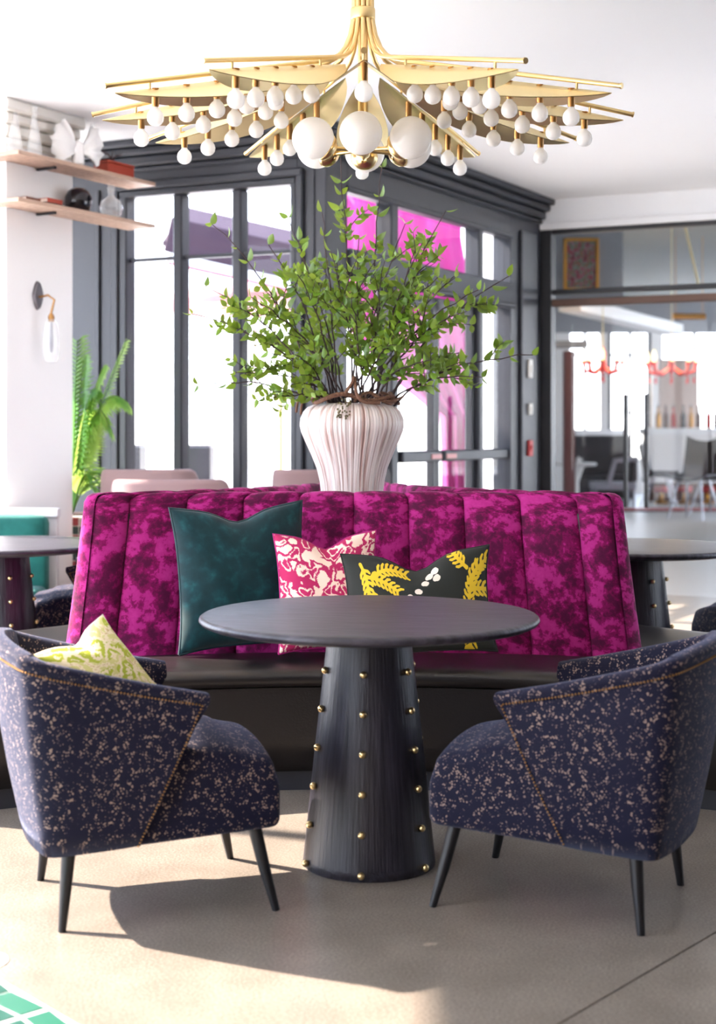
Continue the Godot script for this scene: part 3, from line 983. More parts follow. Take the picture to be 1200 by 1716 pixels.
func outdoors() -> void:
	struct("ground_outside", bbm(-40, 40, -0.3, -0.13, -60, 30), M.pavement, "pale sunlit pavement outside")
	# purple awning with a white, pink edged valance
	var aw := thing("awning", "purple awning with a pale pink edged valance outside the tall window", "awning", V(-1.02, 12.4, 2.75))
	var b := Basis(Vector3.BACK, -0.22) * Basis(Vector3.RIGHT, 0.5)
	part("canopy", box_mesh(Vector3(0, 0.25, -0.25), Vector3(1.25, 0.05, 0.9), 0.01, b), M.awning_purple, aw)
	part("canopy_front", box_mesh(Vector3(0, 0.12, 0.14), Vector3(1.25, 0.30, 0.04), 0.01, Basis(Vector3.BACK, -0.22)), M.awning_purple, aw)
	part("valance", box_mesh(Vector3(0, -0.075, 0.14), Vector3(1.25, 0.09, 0.03), 0.01, Basis(Vector3.BACK, -0.22)), M.awning_white, aw)
	part("trim_band", box_mesh(Vector3(0, -0.13, 0.145), Vector3(1.25, 0.02, 0.03), 0.004, Basis(Vector3.BACK, -0.22)), M.awning_red, aw)
	for x in [-0.55, 0.55]:
		part("post", bbm(x - 0.025, x + 0.025, -2.9, 0.2 - x * 0.22, -0.28, -0.22), M.awning_white, aw)
	var um := thing("patio_umbrella", "coral patio umbrella outside below the purple awning", "umbrella", V(-0.98, 13.6, -0.13))
	var m := Mb.new()
	m.lathe([Vector2(0.02, 2.86), Vector2(0.5, 2.78), Vector2(0.95, 2.70), Vector2(0.97, 2.60), Vector2(0.94, 2.61), Vector2(0.92, 2.68), Vector2(0.02, 2.8)], 8)
	part("canopy", m.done(), M.umbrella_coral, um)
	m = Mb.new()
	m.tube(poly3([Vector3(0, 0, 0), Vector3(0, 2.95, 0)]), 0.022, 10)
	m.lathe([Vector2(0.25, 0), Vector2(0.25, 0.04), Vector2(0.04, 0.06)], 20)
	part("pole", m.done(), M.awning_white, um)
	var yp := thing("bollard_post", "slim yellow post outside the tall window", "post", V(-0.64, 11.8, -0.13))
	m = Mb.new()
	m.lathe([Vector2(0.07, 0), Vector2(0.07, 0.02), Vector2(0.022, 0.03), Vector2(0.022, 1.75), Vector2(0.012, 1.78)], 14)
	part("shaft", m.done(), M.yellow_paint, yp)
	for c in [[-1.38, 12.3, 0.26, 0.5, "grey patio planter box outside the tall window, the wider one"], [-1.94, 12.5, 0.13, 0.5, "small grey patio planter box near the window's far jamb"]]:
		var pl := thing("patio_planter", c[4], "planter", V(c[0], c[1], -0.13))
		part("body", bbm(-c[2] / 2, c[2] / 2, 0, 1.32, -0.2, 0.2, 0.01), M.dark_leather, pl)
		part("soil", bbm(-c[2] / 2 + 0.02, c[2] / 2 - 0.02, 1.32, 1.33, -0.18, 0.18, 0.0), M.twig, pl)
	# pink drape hung in the entry
	var rows := []
	var k := 0
	for r in [[3.40, -0.21, 0.90], [2.99, -0.21, 0.89], [2.57, -0.18, 0.96], [2.16, -0.05, 0.98], [1.75, 0.33, 1.01], [1.44, 0.71, 1.02], [0.84, 0.74, 1.02], [0.20, 0.75, 1.03], [-0.37, 0.77, 1.03]]:
		var row := PackedVector3Array()
		for i in 33:
			var t := i / 32.0
			row.append(V(lerpf(r[1], r[2], t), 12.4 + 0.07 * sin(t * 22.0 + k * 0.3), r[0]))
		rows.append(row)
		k += 1
	var dm := Mb.new()
	dm.smooth(true)
	dm.grid(rows)
	var back := []
	for row in rows:
		var q := PackedVector3Array()
		for p in row:
			q.append(p + Vector3(0, 0, -0.008))
		back.append(q)
	dm.grid(back, [], false, true)
	var dr := thing("pink_curtain", "long magenta curtain gathered to one side behind the entry doors", "curtain", Vector3.ZERO)
	part("cloth", dm.done(), M.pink_drape, dr)
	m = Mb.new()
	m.tube(poly3([V(-0.4, 12.4, 3.41), V(1.05, 12.4, 3.41)]), 0.02, 10)
	m.tube(poly3([V(1.03, 12.4, 3.41), V(1.03, 12.4, -0.13)]), 0.025, 10)
	part("rail", m.done(), M.black_metal, dr)
	for c in [[1.1, 13.3, "dark steel post of the entry porch, by the end of the doors"], [0.95, 15.5, "dark steel post of the entry porch, the farther one"]]:
		var po := thing("porch_post", c[2], "post", V(c[0], c[1], -0.13))
		part("shaft", bbm(-0.05, 0.05, 0, 3.4, -0.05, 0.05, 0.01), M.black_metal, po)
		part("foot_plate", bbm(-0.09, 0.09, 0, 0.02, -0.09, 0.09, 0.003), M.black_metal, po)

# ---------------------------------------------------------------- banquette
const HUB := Vector2(-0.018, 6.35)         # middle of the island (x, d)
const ISLAND_TOP := 1.07
const SEAT_TOP := 0.45

func lobe_point(k: int, x: float, v: float, y: float) -> Vector3:
	# lobe 0 faces the camera: v runs out of the hub towards it
	var p := Vector2(x, v).rotated(-TAU * k / 3.0)
	return V(HUB.x + p.x, HUB.y - p.y, y)

func corner(r: float, w: float) -> Vector2:       # end of a lobe: r out along the cusp, w to its side
	return Vector2(0.866 * r - 0.5 * w, 0.5 * r + 0.866 * w)

func lobe_curve(s: float, c: Vector2, mid: float) -> Vector2:
	return Vector2(c.x * s, mid + (c.y - mid) * s * s)

func banquette() -> void:
	var ct := corner(1.215, 0.05)
	var cb := corner(1.30, 0.075)
	var o := thing("banquette", "three sided fuchsia crushed velvet banquette with channelled back and dark leather bench", "banquette", Vector3.ZERO)
	# heights up the outer face, over the roll and down inside: (height, share of top curve, inward)
	var prof := [[0.40, 0.0, 0.0], [0.50, 0.16, 0.0], [0.62, 0.36, 0.0], [0.75, 0.57, 0.0], [0.88, 0.76, 0.0], [0.98, 0.90, 0.0], [1.035, 0.97, 0.0], [1.058, 1.0, 0.1], [1.068, 1.0, 0.28], [1.07, 1.0, 0.5], [1.066, 1.0, 0.8], [1.05, 1.0, 1.0], [0.95, 1.0, 1.02]]
	var seams := [-1.0, -0.87, -0.655, -0.436, -0.218, 0.0, 0.218, 0.436, 0.655, 0.87, 1.0]
	for k in 3:
		for i in 10:
			var m := Mb.new()
			m.smooth(true)
			var rows := []
			var uvs := []
			var off := Vector2(rng.randf(), rng.randf())
			var run := 0.0
			for r in prof.size():
				var h: float = prof[r][0]
				var tt: float = prof[r][1]
				var inn: float = prof[r][2]
				if r > 0:
					run += 0.1 if r < 7 else 0.03
				var row := PackedVector3Array()
				var uvr := PackedVector2Array()
				for c in 15:
					var u := 0.5 - 0.5 * cos(PI * c / 14.0)
					var s: float = lerpf(seams[i], seams[i + 1], u)
					var p := lobe_curve(s, cb, 0.57).lerp(lobe_curve(s, ct, 0.45), tt)
					var q := lobe_curve(s, ct, 0.45) * lerpf(0.73, 0.93, absf(s))
					p = p.lerp(q, inn)
					var bulge := 0.03 * (pow(maxf(0.0, 1.0 - pow(absf(2.0 * u - 1.0), 2.5)), 0.55) - 1.0)
					var nrm := Vector2(-0.25 * s, 1.0).normalized()
					p += nrm * bulge * (1.0 - inn)
					row.append(lobe_point(k, p.x, p.y, h + bulge * 0.35 * (1.0 if inn > 0.0 else 0.0)))
					uvr.append(Vector2(s * 1.05, run) + off)
				rows.append(row)
				uvs.append(uvr)
			m.grid(rows, uvs)
			part("back_channel", m.done(), M.fuchsia, o)
		# the blunt end where two backs meet
		var em := Mb.new()
		em.smooth(true)
		var rows := []
		var uvs := []
		for r in prof.size():
			var h: float = prof[r][0]
			var tt: float = prof[r][1]
			var inn: float = prof[r][2]
			var row := PackedVector3Array()
			var uvr := PackedVector2Array()
			var rad := lerpf(1.30, 1.215, tt)
			var wid := lerpf(0.075, 0.05, tt) - 0.012
			for c in 9:
				var u := c / 8.0 * 2.0 - 1.0
				var p := corner(rad + 0.03 * (1.0 - u * u) * (1.0 - inn) - 0.004, -u * wid) * lerpf(1.0, 0.93, inn)
				row.append(lobe_point(k, p.x, p.y, h))
				uvr.append(Vector2(u * 0.08 + 0.3 * k, h * 1.0))
			rows.append(row)
			uvs.append(uvr)
		em.grid(rows, uvs)
		part("end_panel", em.done(), M.fuchsia, o)
	# deck inside the backs, on which the vase stands
	var loop := PackedVector2Array()
	for k in 3:
		for i in 21:
			var s := i / 10.0 - 1.0
			var q := lobe_curve(s, ct, 0.45) * lerpf(0.745, 0.95, absf(s))
			var w := lobe_point(k, q.x, q.y, 0)
			loop.append(Vector2(w.x, -w.z))
	var dm := Mb.new()
	dm.prism(loop, 0.90, 0.985)
	part("deck", dm.done(), M.leather, o)
	# leather bench: seat cushion, upholstered base and toe kick
	var cs := corner(2.0, 0.6)
	var out_c := [[0.42, -1.0], [0.45, -0.6], [SEAT_TOP + 0.004, -0.2], [SEAT_TOP, -0.05], [SEAT_TOP - 0.012, -0.014], [SEAT_TOP - 0.035, 0.0], [SEAT_TOP - 0.06, -0.012], [SEAT_TOP - 0.068, -0.035]]
	for spec in [["seat", out_c, M.leather], ["seat_base", [[SEAT_TOP - 0.07, -0.03], [0.2, -0.03], [0.075, -0.03], [0.07, -0.05]], M.leather], ["toe_kick", [[0.075, -0.055], [0.0, -0.055]], M.toe_kick]]:
		for k in 3:
			var rows := []
			for r in spec[1]:
				var row := PackedVector3Array()
				for i in 33:
					var s := i / 16.0 - 1.0
					var f := lobe_curve(s, cs, 1.135)
					var bq := lobe_curve(s, cb, 0.57) * 0.9
					var p := f
					if r[1] < -0.1:
						p = f.lerp(bq, -r[1])
					else:
						p += Vector2(-0.35 * s, 1.0).normalized() * r[1]
					row.append(lobe_point(k, p.x, p.y, r[0]))
				rows.append(row)
			var m := Mb.new()
			m.smooth(true)
			m.grid(rows, [], false, true)
			part(spec[0], m.done(), spec[2], o)
			# blunt end of the bench between two lobes
			var er := []
			for r in spec[1]:
				var row := PackedVector3Array()
				for i in 9:
					var u := i / 4.0 - 1.0
					var f := corner(2.0 + 0.05 * (1.0 - u * u), -u * 0.6)
					var bq := corner(1.30, -u * 0.075) * 0.9
					var p := f
					if r[1] < -0.1:
						p = f.lerp(bq, -r[1])
					else:
						p += Vector2(0.866, 0.5) * r[1] * 0.8
					row.append(lobe_point(k, p.x, p.y, r[0]))
				er.append(row)
			m = Mb.new()
			m.smooth(true)
			m.grid(er, [], false, true)
			part(spec[0] + "_end", m.done(), spec[2], o)

# ---------------------------------------------------------------- tables and chairs
func pedestal_table(at: Vector3, turn: float, label: String, vis := 6) -> void:
	var o := thing("pedestal_table", label, "table", at, turn, "round pedestal tables around the banquette")
	var m := Mb.new()
	# top with a thin rounded edge; its grain runs across
	var R := 0.518
	var prof := [Vector2(0.30, 0.716), Vector2(0.44, 0.722), Vector2(0.495, 0.731), Vector2(0.512, 0.738), Vector2(0.518, 0.746), Vector2(0.516, 0.754), Vector2(0.509, 0.759), Vector2(0.50, 0.76), Vector2(0.25, 0.7602), Vector2(0.001, 0.7602)]
	var rows := []
	var uvs := []
	for p in prof:
		var row := PackedVector3Array()
		var uvr := PackedVector2Array()
		for k in 73:
			var a := TAU * k / 72.0
			var q := Vector3(cos(a) * p.x, p.y, sin(a) * p.x)
			row.append(q)
			uvr.append(Vector2(q.x * 0.5 + q.z * 0.6, q.z * 0.5 - q.x * 0.15))
		rows.append(row)
		uvs.append(uvr)
	m.smooth(true)
	m.grid(rows, uvs)
	m.fan(rows[0], false)
	part("tabletop", m.done(), M.wood, o)
	m = Mb.new()
	m.lathe([Vector2(0.198, 0.0), Vector2(0.203, 0.004), Vector2(0.2, 0.03), Vector2(0.164, 0.37), Vector2(0.127, 0.70), Vector2(0.124, 0.717)], 48)
	part("pedestal", m.done(), M.wood_upright, o)
	var stud := Mb.new()
	stud.lathe([Vector2(0.0005, -0.011), Vector2(0.0055, -0.0095), Vector2(0.0095, -0.0055), Vector2(0.011, 0), Vector2(0.0095, 0.0055), Vector2(0.0055, 0.0095), Vector2(0.0005, 0.011)], 12, Vector3.ZERO, Basis.IDENTITY, false)
	var sm := stud.done()
	for c in 6:
		var a := PI / 2 + deg_to_rad(7.0 + 60.0 * c)
		for r in 6:
			var y: float = [0.022, 0.137, 0.252, 0.367, 0.482, 0.597][r]
			var rad := 0.2 - 0.0735 * y / 0.7 * 1.42 * 0.7 + 0.006
			rad = lerpf(0.203, 0.126, clampf((y - 0.004) / 0.70, 0.0, 1.0)) + 0.007
			part("brass_stud", sm, M.brass, o, Transform3D(Basis.IDENTITY, Vector3(cos(a) * rad, y, sin(a) * rad)))

func shell_paths() -> Array:
	# plan points (x forward, z side) and rim height, from one arm tip round the back to the other
	var top := [Vector3(0.09, 0.615, 0.30), Vector3(-0.06, 0.648, 0.305), Vector3(-0.2, 0.683, 0.309), Vector3(-0.32, 0.715, 0.311), Vector3(-0.385, 0.735, 0.295), Vector3(-0.413, 0.745, 0.25), Vector3(-0.445, 0.758, 0.13), Vector3(-0.455, 0.762, 0.0)]
	var bot := [Vector3(-0.09, 0.218, 0.270), Vector3(-0.16, 0.213, 0.270), Vector3(-0.24, 0.209, 0.268), Vector3(-0.30, 0.206, 0.264), Vector3(-0.33, 0.205, 0.248), Vector3(-0.345, 0.205, 0.205), Vector3(-0.36, 0.205, 0.1), Vector3(-0.363, 0.205, 0.0)]
	for k in range(6, -1, -1):
		top.append(Vector3(top[k].x, top[k].y, -top[k].z))
		bot.append(Vector3(bot[k].x, bot[k].y, -bot[k].z))
	return [catmull(top, 6), catmull(bot, 6)]

var chair_parts := {}

func armchair(at: Vector3, turn: float, label: String) -> Node3D:
	var o := thing("armchair", label, "chair", at, turn, "navy flecked velvet armchairs")
	if chair_parts.is_empty():
		var pp := shell_paths()
		var top: Array = pp[0]
		var bot: Array = pp[1]
		var n := top.size()
		var rows := []
		var nail_pts := []
		for i in n:
			var t: Vector3 = top[i]
			var b: Vector3 = bot[i]
			var tan: Vector3 = top[mini(i + 1, n - 1)] - top[maxi(i - 1, 0)]
			tan.y = 0
			var inn := tan.normalized().cross(Vector3.UP)
			if inn.dot(Vector3(-0.12, 0, 0) - Vector3(t.x, 0, t.z)) < 0:
				inn = -inn
			var outw := -inn
			var row := PackedVector3Array()
			for f in [0.0, 0.12, 0.3, 0.5, 0.7, 0.86, 0.925]:
				row.append(b.lerp(t, f) + outw * 0.012 * sin(f * PI))
			row.append(t + outw * 0.006 + Vector3(0, -0.024, 0))
			row.append(t + outw * 0.010 + Vector3(0, -0.012, 0))
			row.append(t + outw * 0.004 + Vector3(0, -0.003, 0))
			row.append(t + inn * 0.012)
			row.append(t + inn * 0.034 + Vector3(0, -0.001, 0))
			row.append(t + inn * 0.05 + Vector3(0, -0.012, 0))
			row.append(t + inn * 0.057 + Vector3(0, -0.04, 0))
			var ib := b.lerp(t, 0.42)
			ib.y = 0.38
			row.append(t.lerp(ib, 0.5) + inn * 0.07)
			row.append(ib + inn * 0.075)
			row.append(b + inn * 0.05 + Vector3(0, 0.03, 0))
			rows.append(row)
			nail_pts.append(b.lerp(t, 0.925) + outw * 0.006)
		var m := Mb.new()
		m.smooth(true)
		m.grid(rows, [], true, true)
		m.smooth(false)
		m.fan(rows[0], false)
		m.fan(rows[n - 1], true)
		chair_parts.shell = m.done()
		# seat
		m = Mb.new()
		m.rbox(Vector3(0.62, 0.21, 0.52), 0.028, 20, func(p: Vector3) -> Vector3:
			var top_side := smoothstep(-0.02, 0.1, p.y)
			var q := p
			var crown := (1.0 - pow(absf(p.z) / 0.27, 2.2)) * 0.045 + (1.0 - smoothstep(-0.3, 0.31, p.x)) * 0.03 + 0.03 * (1.0 - smoothstep(0.12, 0.31, p.x))
			q.y += crown * top_side
			q.y += (p.x + 0.31) * 0.04 * (1.0 - top_side)
			q.x += 0.0 if p.x < 0.2 else -0.02 * smoothstep(0.0, 0.1, p.y)
			return q + Vector3(-0.005, 0.305, 0.0))
		chair_parts.seat = m.done()
		for s in [[1, -0.268, 0.205, -0.29, 0.23, 0.21], [1, 0.235, 0.215, 0.289, 0.254, 0.225], [-1, -0.268, 0.205, -0.29, 0.23, 0.21], [-1, 0.235, 0.215, 0.289, 0.254, 0.225]]:
			var lm := Mb.new()
			lm.tube(poly3([Vector3(s[1], s[5] + 0.01, s[0] * s[2]), Vector3(lerpf(s[1], s[3], 0.5), 0.11, s[0] * lerpf(s[2], s[4], 0.5)), Vector3(s[3], 0.0, s[0] * s[4])]), [0.0195, 0.016, 0.0105], 14)
			chair_parts["leg%d" % chair_parts.size()] = lm.done()
		# rows of brass nail heads along the rim and down both front edges
		var path := []
		for k in 13:
			var f := 0.925 * k / 12.0
			var b0: Vector3 = bot[0]
			path.append(b0.lerp(top[0], f) + Vector3(-0.006, 0, 0.012 * sin(f * PI) + 0.002))
		for k in range(1, n - 1):
			path.append(nail_pts[k])
		for k in range(12, -1, -1):
			var f := 0.925 * k / 12.0
			var b1: Vector3 = bot[n - 1]
			path.append(b1.lerp(top[n - 1], f) + Vector3(-0.006, 0, -0.012 * sin(f * PI) - 0.002))
		var nm := Mb.new()
		nm.smooth(true)
		var left := 0.0
		for k in path.size() - 1:
			var a: Vector3 = path[k]
			var b: Vector3 = path[k + 1]
			var ln := a.distance_to(b)
			var s := left
			while s < ln:
				var p := a.lerp(b, s / ln)
				var r := 0.0036
				var ox := Vector3(r, 0, 0)
				var oy := Vector3(0, r, 0)
				var oz := Vector3(0, 0, r)
				for sx in [-1.0, 1.0]:
					for sy in [-1.0, 1.0]:
						for sz in [-1.0, 1.0]:
							if sx * sy * sz > 0:
								nm.tri(p + ox * sx, p + oy * sy, p + oz * sz)
							else:
								nm.tri(p + ox * sx, p + oz * sz, p + oy * sy)
				s += 0.0094
			left = s - ln
		chair_parts.nails = nm.done()
	part("shell_back", chair_parts.shell, M.navy, o)
	part("seat", chair_parts.seat, M.navy, o)
	for k in chair_parts:
		if k.begins_with("leg"):
			part("leg", chair_parts[k], M.leg, o)
	tag(part("nailhead_trim", chair_parts.nails, M.antique_brass, o), "row of small brass nail heads", "", "", "stuff")
	return o

func seating() -> void:
	pedestal_table(V(0.034, 4.375, 0), 0.0, "round dark oak pedestal table before the cushions, between two armchairs")
	pedestal_table(V(-1.775, 7.16, 0), 0.6, "round dark oak pedestal table by the green velvet bench")
	pedestal_table(V(1.36, 7.0, 0), -0.55, "round dark oak pedestal table facing the glass wall")
	armchair(V(-0.582, 4.083, 0), deg_to_rad(19.4), "navy flecked velvet armchair holding the citron cushion")
	armchair(V(0.5765, 4.075, 0), deg_to_rad(154.6), "navy flecked velvet armchair with an empty seat, at the table before the cushions")
	armchair(V(-1.45, 7.7, 0), deg_to_rad(186.0), "navy flecked velvet armchair by the green velvet bench")
	armchair(V(2.05, 7.1, 0), deg_to_rad(200.0), "navy flecked velvet armchair at the table facing the glass wall")

# ---------------------------------------------------------------- cushions
func pillow_shape(w: float, h: float, t: float, dent: float, side: float, u: float, v: float, puff := 0.47) -> Vector3:
	var x := w / 2 * u * (1.0 - 0.085 * (1.0 - pow(absf(v), 2.6)))
	var y := h / 2 * v * (1.0 - 0.085 * (1.0 - pow(absf(u), 2.6)))
	y -= dent * exp(-pow(u / 0.33, 2.0)) * smoothstep(-0.2, 1.0, v)
	var z := side * t / 2 * pow(maxf(0.0, (1.0 - u * u) * (1.0 - v * v)), puff)
	z *= 1.0 + 0.06 * sin(u * 9.0 + v * 5.0)
	return Vector3(x, y, z)

func pillow(called: String, label: String, at: Vector3, turn: Basis, w: float, h: float, t: float, dent: float, face: Material, reverse: Material, piping: Material, pipe_r: float) -> Node3D:
	var o := thing(called, label, "cushion", at)
	o.basis = turn
	var n := 22
	for side in [1.0, -1.0]:
		var rows := []
		var uvs := []
		for j in n + 1:
			var row := PackedVector3Array()
			var uvr := PackedVector2Array()
			for i in n + 1:
				var u := -cos(PI * i / n)
				var v := -cos(PI * j / n)
				row.append(pillow_shape(w, h, t, dent, side, u, v))
				uvr.append(Vector2((u + 1.0) / 2.0, (1.0 - v) / 2.0))
			rows.append(row)
			uvs.append(uvr)
		var m := Mb.new()
		m.smooth(true)
		m.grid(rows, uvs, false, side > 0)
		part("front_cover" if side > 0 else "back_cover", m.done(), face if side > 0 else reverse, o)
	var edge := PackedVector3Array()
	for e in [[-1, -1, 1, -1], [1, -1, 1, 1], [1, 1, -1, 1], [-1, 1, -1, -1]]:
		for i in 14:
			var f := i / 14.0
			edge.append(pillow_shape(w, h, t, dent, 1.0, lerpf(e[0], e[2], f), lerpf(e[1], e[3], f)))
	edge.append(edge[0])
	var pm := Mb.new()
	pm.tube(edge, pipe_r, 8)
	part("piping", pm.done(), piping, o)
	return o

func lean(back_deg: float, yaw_deg: float, roll_deg: float) -> Basis:
	return Basis(Vector3.UP, deg_to_rad(yaw_deg)) * Basis(Vector3.RIGHT, deg_to_rad(-back_deg)) * Basis(Vector3.BACK, deg_to_rad(roll_deg))

func cushions() -> void:
	pillow("velvet_cushion", "large square teal velvet cushion with piping against the fuchsia back", V(-0.455, 5.61, 0.75), lean(12, 14, 2.5), 0.53, 0.57, 0.22, 0.05, M.teal, M.teal, M.teal_piping, 0.006)
	pillow("ikat_cushion", "magenta and cream patterned cushion between teal and black cushions", V(-0.115, 5.48, 0.705), lean(14, 8, 1.5), 0.40, 0.46, 0.17, 0.05, M.ikat, M.magenta_cloth, M.magenta_cloth, 0.004)
	pillow("lumbar_cushion", "long black cushion embroidered with yellow sprigs and cream dots", V(0.222, 5.31, 0.685), lean(19, -4, 4), 0.56, 0.40, 0.16, 0.07, M.embroidery, M.cream_cloth, M.black_cloth, 0.004)
	pillow("citron_cushion", "citron green and cream cushion lying in the armchair", V(-0.755, 4.15, 0.615), lean(36, 40, 22), 0.29, 0.29, 0.11, 0.03, M.citron, M.citron, M.cream_cloth, 0.003)

# ---------------------------------------------------------------- vase and plant
func vase_and_plant() -> void:
	var foot := V(-0.026, 6.35, 0.985)
	var va := thing("vase", "large ribbed blush white ceramic vase in the middle of the banquette", "vase", foot)
	var prof := [[0.128, 0.0], [0.136, 0.004], [0.136, 0.05], [0.142, 0.11], [0.156, 0.17], [0.178, 0.225], [0.205, 0.285], [0.224, 0.33], [0.230, 0.36], [0.227, 0.39], [0.214, 0.42], [0.195, 0.44], [0.168, 0.452], [0.152, 0.455], [0.146, 0.45], [0.150, 0.43], [0.16, 0.36], [0.12, 0.28]]
	var m := Mb.new()
	m.smooth(true)
	var segs := 480
	var rows := []
	var uvs := []
	var rib := PackedFloat32Array()
	var r2 := RandomNumberGenerator.new()
	r2.seed = 3
	for k in segs:
		var a := TAU * k / segs
		var d := 0.0011 * sin(a * 88.0 + 3.0 * sin(a * 5.0)) + 0.001 * sin(a * 41.0 + 1.3 + 2.0 * sin(a * 3.0))
		if k % 31 < 2 or k % 47 == 7:
			d -= 0.004
		rib.append(d)
	for p in prof.size():
		var row := PackedVector3Array()
		var uvr := PackedVector2Array()
		var on := 1.0 if p > 1 and p < 12 else 0.0
		for k in segs + 1:
			var a := TAU * k / segs
			var r: float = prof[p][0] + rib[k % segs] * on * prof[p][0] / 0.2
			row.append(Vector3(cos(a) * r, prof[p][1], sin(a) * r))
			uvr.append(Vector2(float(k) / segs, prof[p][1]))
		rows.append(row)
		uvs.append(uvr)
	m.grid(rows, uvs)
	m.fan(rows[0], false)
	part("body", m.done(), M.vase, va)
	part("soil", _disc(0.155, 0.40), M.twig, va)
	# ---- leafy branches
	var mouth := foot + Vector3(0, 0.405, 0)
	var pl := thing("leafy_branches", "tall airy arrangement of small leaved green branches standing in the ribbed vase", "plant", mouth)
	var r := RandomNumberGenerator.new()
	r.seed = 77
	# each branch: how far its tip lies aside, up and forward of the mouth, and how leafy it is
	var tips := [[-0.05, 1.10, 0.12, 0.9], [0.13, 1.05, 0.1, 0.75], [0.41, 0.86, 0.1, 0.75], [0.69, 0.58, 0.05, 1.0], [0.79, 0.23, 0.1, 0.8], [0.56, 0.13, 0.2, 0.7], [-0.61, 0.80, 0.1, 0.9], [-0.66, 0.55, -0.1, 0.8], [-0.70, 0.41, 0.1, 0.7], [-0.67, 0.10, 0.15, 0.6], [-0.50, 0.15, 0.2, 0.7], [-0.34, 0.04, 0.25, 0.7],
		[-0.29, 0.86, -0.1, 0.4], [-0.13, 0.84, 0.2, 0.6], [-0.36, 0.70, 0.2, 0.8], [-0.47, 0.36, -0.2, 0.7], [-0.43, 0.47, 0.25, 0.8], [0.24, 0.84, -0.15, 0.5], [0.30, 0.70, 0.25, 1.1], [0.48, 0.62, -0.2, 1.0], [0.54, 0.50, 0.25, 1.1], [0.44, 0.39, 0.3, 1.1], [0.50, 0.26, -0.2, 0.8], [0.34, 0.20, 0.3, 0.9], [0.03, 0.72, 0.25, 1.1], [-0.09, 0.66, 0.3, 1.2], [0.14, 0.62, 0.3, 1.3], [-0.23, 0.56, 0.3, 1.1], [-0.24, 0.22, 0.32, 0.8], [0.18, 0.30, 0.34, 0.9], [-0.36, 0.24, 0.2, 0.8], [0.28, 0.52, 0.3, 1.2], [0.0, 0.46, 0.36, 0.9], [-0.12, 0.42, -0.3, 0.7], [0.22, 0.45, -0.3, 0.8], [0.05, 0.58, -0.25, 0.8], [-0.34, 0.38, -0.3, 0.7], [0.38, 0.58, 0.0, 1.1], [-0.22, 0.66, 0.05, 0.9]]
	var leaf_meshes := [_leaf(0.046, 0.026, 0.2), _leaf(0.054, 0.029, 0.4), _leaf(0.038, 0.023, 0.1)]
	var leaves := []
	for t in tips:
		var a := r.randf() * TAU
		var root := Vector3(cos(a) * 0.07 + t[0] * 0.12, -0.01, sin(a) * 0.06)
		var tip := Vector3(t[0], t[1] + 0.03, t[2])
		var mid := root.lerp(tip, 0.45) + Vector3(-t[0] * 0.18, 0.10 * minf(1.0, absf(t[0]) * 2.0) + 0.03, r.randf_range(-0.05, 0.05))
		var pts := PackedVector3Array()
		var rad := []
		var n := 14
		for i in n + 1:
			var f := float(i) / n
			var p := root.lerp(mid, f).lerp(mid.lerp(tip, f), f)
			if i > 0 and i < n:
				p += Vector3(r.randf_range(-1, 1), r.randf_range(-1, 1), r.randf_range(-1, 1)) * 0.006
			pts.append(p)
			rad.append(lerpf(0.0055, 0.002, f))
		var bm := Mb.new()
		bm.tube(pts, rad, 6)
		var twigs: int = 2 + int(t[3] * 3.5)
		var hosts := [pts]
		for w in twigs:
			var f := r.randf_range(0.4, 0.85)
			var i0 := int(f * n)
			var p0 := pts[i0]
			var dirn := (pts[mini(i0 + 1, n)] - pts[maxi(i0 - 1, 0)]).normalized()
			var sidev := Vector3(r.randf_range(-1, 1), r.randf_range(-0.6, 0.6), r.randf_range(-1, 1))
			var ln: float = r.randf_range(0.09, 0.2) * (0.7 + 0.3 * t[3])
			var p1: Vector3 = p0 + (dirn * 0.7 + sidev * 0.7).normalized() * ln
			var tw := PackedVector3Array([p0, p0.lerp(p1, 0.5) + Vector3(0, 0.012, 0), p1])
			bm.tube(tw, [0.0024, 0.002, 0.0014], 5)
			hosts.append(tw)
		part("branch", bm.done(), M.twig, pl)
		for hi in hosts.size():
			var h: PackedVector3Array = hosts[hi]
			var cnt := int(9 * t[3]) + 2 if hi == 0 else 5
			for q in cnt:
				var f := lerpf(0.42 if hi == 0 else 0.3, 1.0, float(q + r.randf() * 0.6) / cnt) if q < cnt - 1 else 1.0
				var fi := minf(f, 1.0) * (h.size() - 1)
				var i0 := mini(int(fi), h.size() - 2)
				var p := h[i0].lerp(h[i0 + 1], fi - i0)
				var dirn := (h[i0 + 1] - h[i0]).normalized()
				for s in ([1.0, -1.0] if r.randf() < 0.55 else [1.0 if r.randf() < 0.5 else -1.0]):
					var side: Vector3 = dirn.cross(Vector3(r.randf_range(-0.4, 0.4), r.randf_range(-0.4, 0.4), 1.0)).normalized() * s
					var ld: Vector3 = (dirn * r.randf_range(0.2, 0.9) + side * r.randf_range(0.5, 1.0) + Vector3(0, r.randf_range(-0.35, 0.4), r.randf_range(-0.5, 0.6))).normalized()
					var up := Vector3(r.randf_range(-0.7, 0.7), r.randf_range(0.1, 0.9), r.randf_range(0.1, 1.1)).normalized()
					var zx: Vector3 = ld.cross(up).normalized()
					var b := Basis(zx, zx.cross(ld) * -1.0, ld)
					var sc := r.randf_range(0.75, 1.2)
					leaves.append([Transform3D(b.scaled(Vector3.ONE * sc), p), r.randi() % 3, r.randi() % 3, sc - 0.35 * p.z * -1.0 + r.randf() * 0.4])
	leaves.sort_custom(func(x, y): return x[3] > y[3])
	for k in mini(300, leaves.size()):
		part("leaf", leaf_meshes[leaves[k][1]], M["leaf%d" % leaves[k][2]], pl, leaves[k][0])
